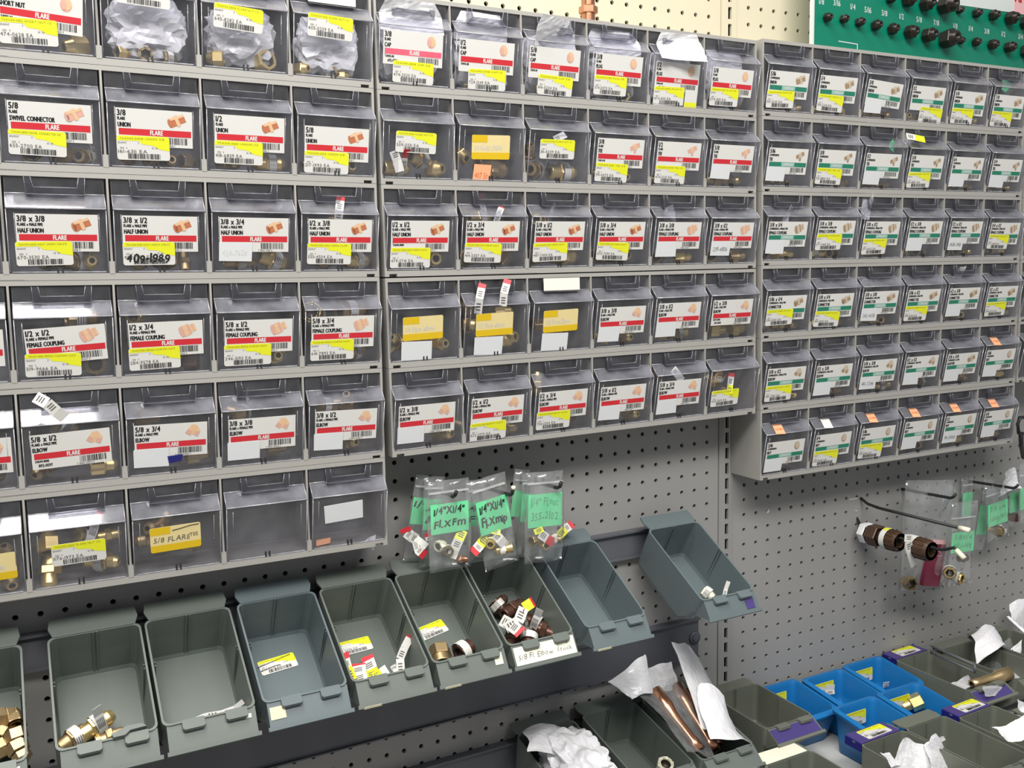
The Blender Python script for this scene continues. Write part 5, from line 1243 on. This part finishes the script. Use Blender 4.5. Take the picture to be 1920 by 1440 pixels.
quad_sheet('white_paper', [M_PAPER], [(1824, 1186, -.085), (1866, 1160, -.075), (1887, 1212, -.12), (1838, 1237, -.13)], 41, 'crumpled white paper standing against the pegboard in the far bin', 'paper', .012, 8, 16, .0004, .012)
quad_sheet('white_paper', [M_PAPER], [(1900, 1126, -.06), (1932, 1116, -.06), (1932, 1172, -.08), (1902, 1156, -.08)], 42, 'white paper sheet cut by the right picture edge', 'paper', .006, 5, 10)
quad_sheet('paper_strip', [M_PAPER], [(1886, 1158, -.09), (1890, 1156, -.09), (1926, 1184, -.12), (1922, 1190, -.12)], 43, 'white paper strip along the far bin rim', 'paper', .002, 4, 8)
quad_sheet('clear_wrap', [M_FILM], [(1838, 1240, -.10), (1892, 1196, -.09), (1916, 1238, -.12), (1876, 1276, -.15)], 44, 'crinkled clear wrap beside the copper piece at right', 'wrap', .010, 8, 14)
quad_sheet('clear_wrap', [M_BAG], [(1890, 1218, -.12), (1914, 1202, -.115), (1914, 1240, -.13), (1902, 1232, -.135)], 48, 'white sheet added as the glint above the far clear wrap', 'wrap', .006, 6, 10)  # white film sheet stands in for a glint on the clear wrap
quad_sheet('clear_wrap', [M_MILKY], [(1888, 1262, -.15), (1926, 1250, -.14), (1928, 1300, -.18), (1908, 1308, -.18)], 49, 'milky crinkled wrap at the right picture edge', 'wrap', .008, 7, 12)
quad_sheet('plastic_bag', [M_MILKY], [(1834, 1302, -.21), (1886, 1288, -.20), (1888, 1300, -.215), (1846, 1310, -.22)], 50, 'crumpled plastic caught on the purple front label of the far bin', 'bag', .004, 6, 10)
reducer(on_level(1893, 1262, -1.035), on_level(1822, 1284, -1.045), .0100, 'brown copper piece in clear wrap in the bin behind blue ones', M_AGED)
quad_sheet('clear_wrap', [M_MILKY], [(1788, 1276, -.16), (1816, 1264, -.15), (1832, 1288, -.17), (1802, 1294, -.18)], 45, 'twisted clear wrap end with yellow label left of copper piece', 'wrap', .006, 6, 10)
mb = MB(); p = on_level(1747, 1212, -1.012); q = on_level(1828, 1247, -1.012)
mb.tube([p, q], .002, 8); mb.tube([p - Vector((0, 0, .012)), q - Vector((0, 0, .012))], .002, 8); mb.tube([p, p - Vector((0, 0, .014))], .0022, 8); mb.tube([q, q - Vector((0, 0, .014))], .0022, 8)
tag(link('wire_divider', mb.mesh('wire_divider', [M_RAIL])), 'double wire divider between the two far grey bins', 'divider')

# ------------------------------------------------------------------ things above the stacks
def sample_board():
    A = on_plane(1523, 40, -.066); ya = math.radians(-3.5)
    M = T((A.x, A.y, 0)) @ R('Z', 2.5)
    W, z0, z1 = .62, .0092, .30
    mb = MB(); mb.prism([(0, z0), (W, z0 + .0055), (W, z1), (0, z1)], 1, -.003, .003, 0); mb.box((-.0022, -.0036, z0), (.0006, .0034, z1), 1)
    root = link('sample_board', mb.mesh('sample_board', [M_BOARD, M_BOARDW]), None, T((0, 0, ZO)) @ M)
    tag(root, 'green sample board with black hex nuts and size numbers, above right stack', 'board')
    inv = (T((0, 0, ZO)) @ M).inverted()
    def loc(px, py):
        o = inv @ CAM_POS; d = inv.to_3x3() @ (fwd + RIGHT * ((px - 960) / FPX) - UP * ((py - 720) / FPX)); t = (-.003 - o.y) / d.y; return o + d * t
    tm = MB()
    for s, px, py in (('1/8', 1540, 3), ('3/16', 1569, 6), ('1/4', 1599, 13), ('5/16', 1627, 19), ('3/8', 1658, 25), ('1/2', 1690, 31), ('5/8', 1723, 37), ('7/8', 1755, 43), ('1/8', 1791, 49), ('1/4', 1820, 54), ('3/8', 1850, 59), ('1/2', 1881, 64), ('3/4', 1913, 69)):
        p = loc(px, py); g_ = MB(); text(g_, s, 0, -.0042, .0086, 0, 0, .85, .02, center=0); n_ = MB(); n_.add([(p.x + x, -.0034 - z, p.z + y) for x, y, z in g_.v], g_.f, 0)
        link('size_number', n_.mesh('size_number', [M_BOARDW]), root)
    a_, b_ = loc(1572, 77), loc(1607, 82)
    tm.box((a_.x, -.0036, a_.z - .001), (b_.x, -.003, a_.z + .0005)); tm.box((b_.x, -.0036, a_.z - .008), (b_.x + .0012, -.003, a_.z + .0005))
    link('corner_mark', tm.mesh('corner_mark', [M_BOARDW]), root)
    c0, c1 = loc(1790, 8), loc(1918, 24)
    pm_ = MB(); q0 = loc(1745, 2); q1 = loc(1925, 26)
    pm_.prism([(q0.x, q0.z + .06), (q0.x, q0.z), (loc(1900, 24).x, loc(1900, 24).z), (W - .001, loc(1900, 24).z), (W - .001, q0.z + .06)], 1, -.0036, -.003, 0)
    k0 = loc(1900, 24); pm_.box((k0.x, -.0044, k0.z), (W - .002, -.0036, k0.z + .06), 1)
    g_ = MB(); text(g_, 'AMC', 0, 0, .019, 0, 0, .8, .06); pm_.add([(k0.x + .001 + x, -.0048, k0.z + .020 + y) for x, y, z in g_.v], g_.f, 2)
    link('header_panel', pm_.mesh('header_panel', [M_BOARDW, M_PINK, M_RED]), root)
    row = [(1547, 34, .0065), (1578, 37, .0065), (1607, 43, .007), (1637, 49, .008), (1668, 56, .0085), (1700, 62, .0105), (1733, 68, .0115), (1767, 75, .0150), (1797, 77, .006), (1825, 80, .007), (1855, 85, .0085), (1886, 90, .0095), (1918, 97, .0125),
           (1665, -2, .008), (1696, 2, .0105), (1729, 9, .0115), (1764, 12, .0150), (1795, 20, .006), (1826, 26, .0075), (1857, 30, .0085), (1888, 36, .011), (1917, 44, .012)]
    key = None
    for i, (px, py, r) in enumerate(row):
        p = loc(px, py)
        mb = MB(); hexp(mb, .2, 1.4, 1.05); mb.lathe([(1.4, .82), (1.7, .7), (1.95, .62), (1.95, .3), (1.2, .25)], 12, 0); mb.lathe([(1.2, .25), (1.2, .01)], 12, 1); mb.lathe([(0, .5), (.2, .5)], 12, 0)
        me = key or mb.mesh('sample_nut', [M_NUT, M_BORE]); key = me
        link('sample_nut', me, root, T((p.x, -.003, p.z)) @ R('Z', -90) @ R('X', 12 * i) @ Matrix.Scale(r, 4))
sample_board()
p = on_plane(1103, 29, -.045)
put('half', M_COPPER, T((p.x, p.y, ZO + .0218)), .0098, 0, -90, 'copper coloured threaded fitting standing on the middle stack', None)

# ------------------------------------------------------------------ price tags sticking up behind the drawer fronts
wtag([(634, 418, -.0745), (636, 395, -.078), (638, 376, -.0765), (639, 369, -.0762)], .010, 'upright red-topped tag over the third-row last card of left stack')
wtag([(930, 418, -.0745), (935, 402, -.077), (940, 390, -.0765), (941, 388, -.0762)], .008, 'small red-topped tag tilting over a half union card, second drawer of middle stack')
wtag([(896, 588, -.080), (899, 560, -.087), (903, 540, -.084), (905, 532, -.082)], .010, 'pale price tag rising over the handle, left one above yellow elbow tag')
wtag([(943, 574, -.084), (945, 550, -.088), (950, 532, -.086), (952, 524, -.084)], .010, 'pale price tag rising over the handle, right one above yellow elbow tag')
wtag([(66, 744, -.086), (88, 756, -.090), (106, 772, -.088), (122, 784, -.084)], .012, 'long curled white tag across the ledge above the 5/8 x 1/2 elbow card', red=False)
wtag([(1368, 738, -.076), (1369, 722, -.0765), (1371, 706, -.0765), (1372, 699, -.0765)], .009, 'yellow and red tag standing in the last drawer of middle stack bottom row', yellow=0)
wtag([(1262, 692, -.0765), (1270, 702, -.0765), (1279, 714, -.0765)], .012, 'white tag behind the ledge above the 5/8 x 3/4 female elbow card', red=False)
wtag([(1040, 262, -.0755), (1052, 256, -.0765), (1060, 252, -.0765)], .010, 'folded white tag above the price sticker of the third drawer, middle stack', red=False)
wtag([(738, 283, -.0765), (744, 300, -.0745), (750, 322, -.0725)], .011, 'red-ended white tag hanging beside brass fittings under the yellow sticker, middle stack', red=False)
wtag([(1700, 255, -.10), (1716, 258, -.10), (1734, 262, -.10)], .011, 'clear tag with yellow end across the ledge of the 5/8 tee drawer', red=False, yellow=1)
mb = MB(); Y = -.105
q = [on_plane(px, py, Y) for px, py in ((1926, 782), (1912, 783), (1908, 795), (1910, 812), (1926, 814))]
mb.tube(q, .0032, 8); mb.tube([on_plane(1914, 812, Y), on_plane(1915, 835, Y + .01), on_plane(1919, 858, Y + .02)], .004, 8)
mb.tube([on_plane(1926, 798, Y), on_plane(1940, 800, -.03)], .003, 8)
tag(link('wire_loop', mb.mesh('wire_loop', [M_HOOK])), 'black wire loop at the right picture edge below the far cabinets', 'hook')
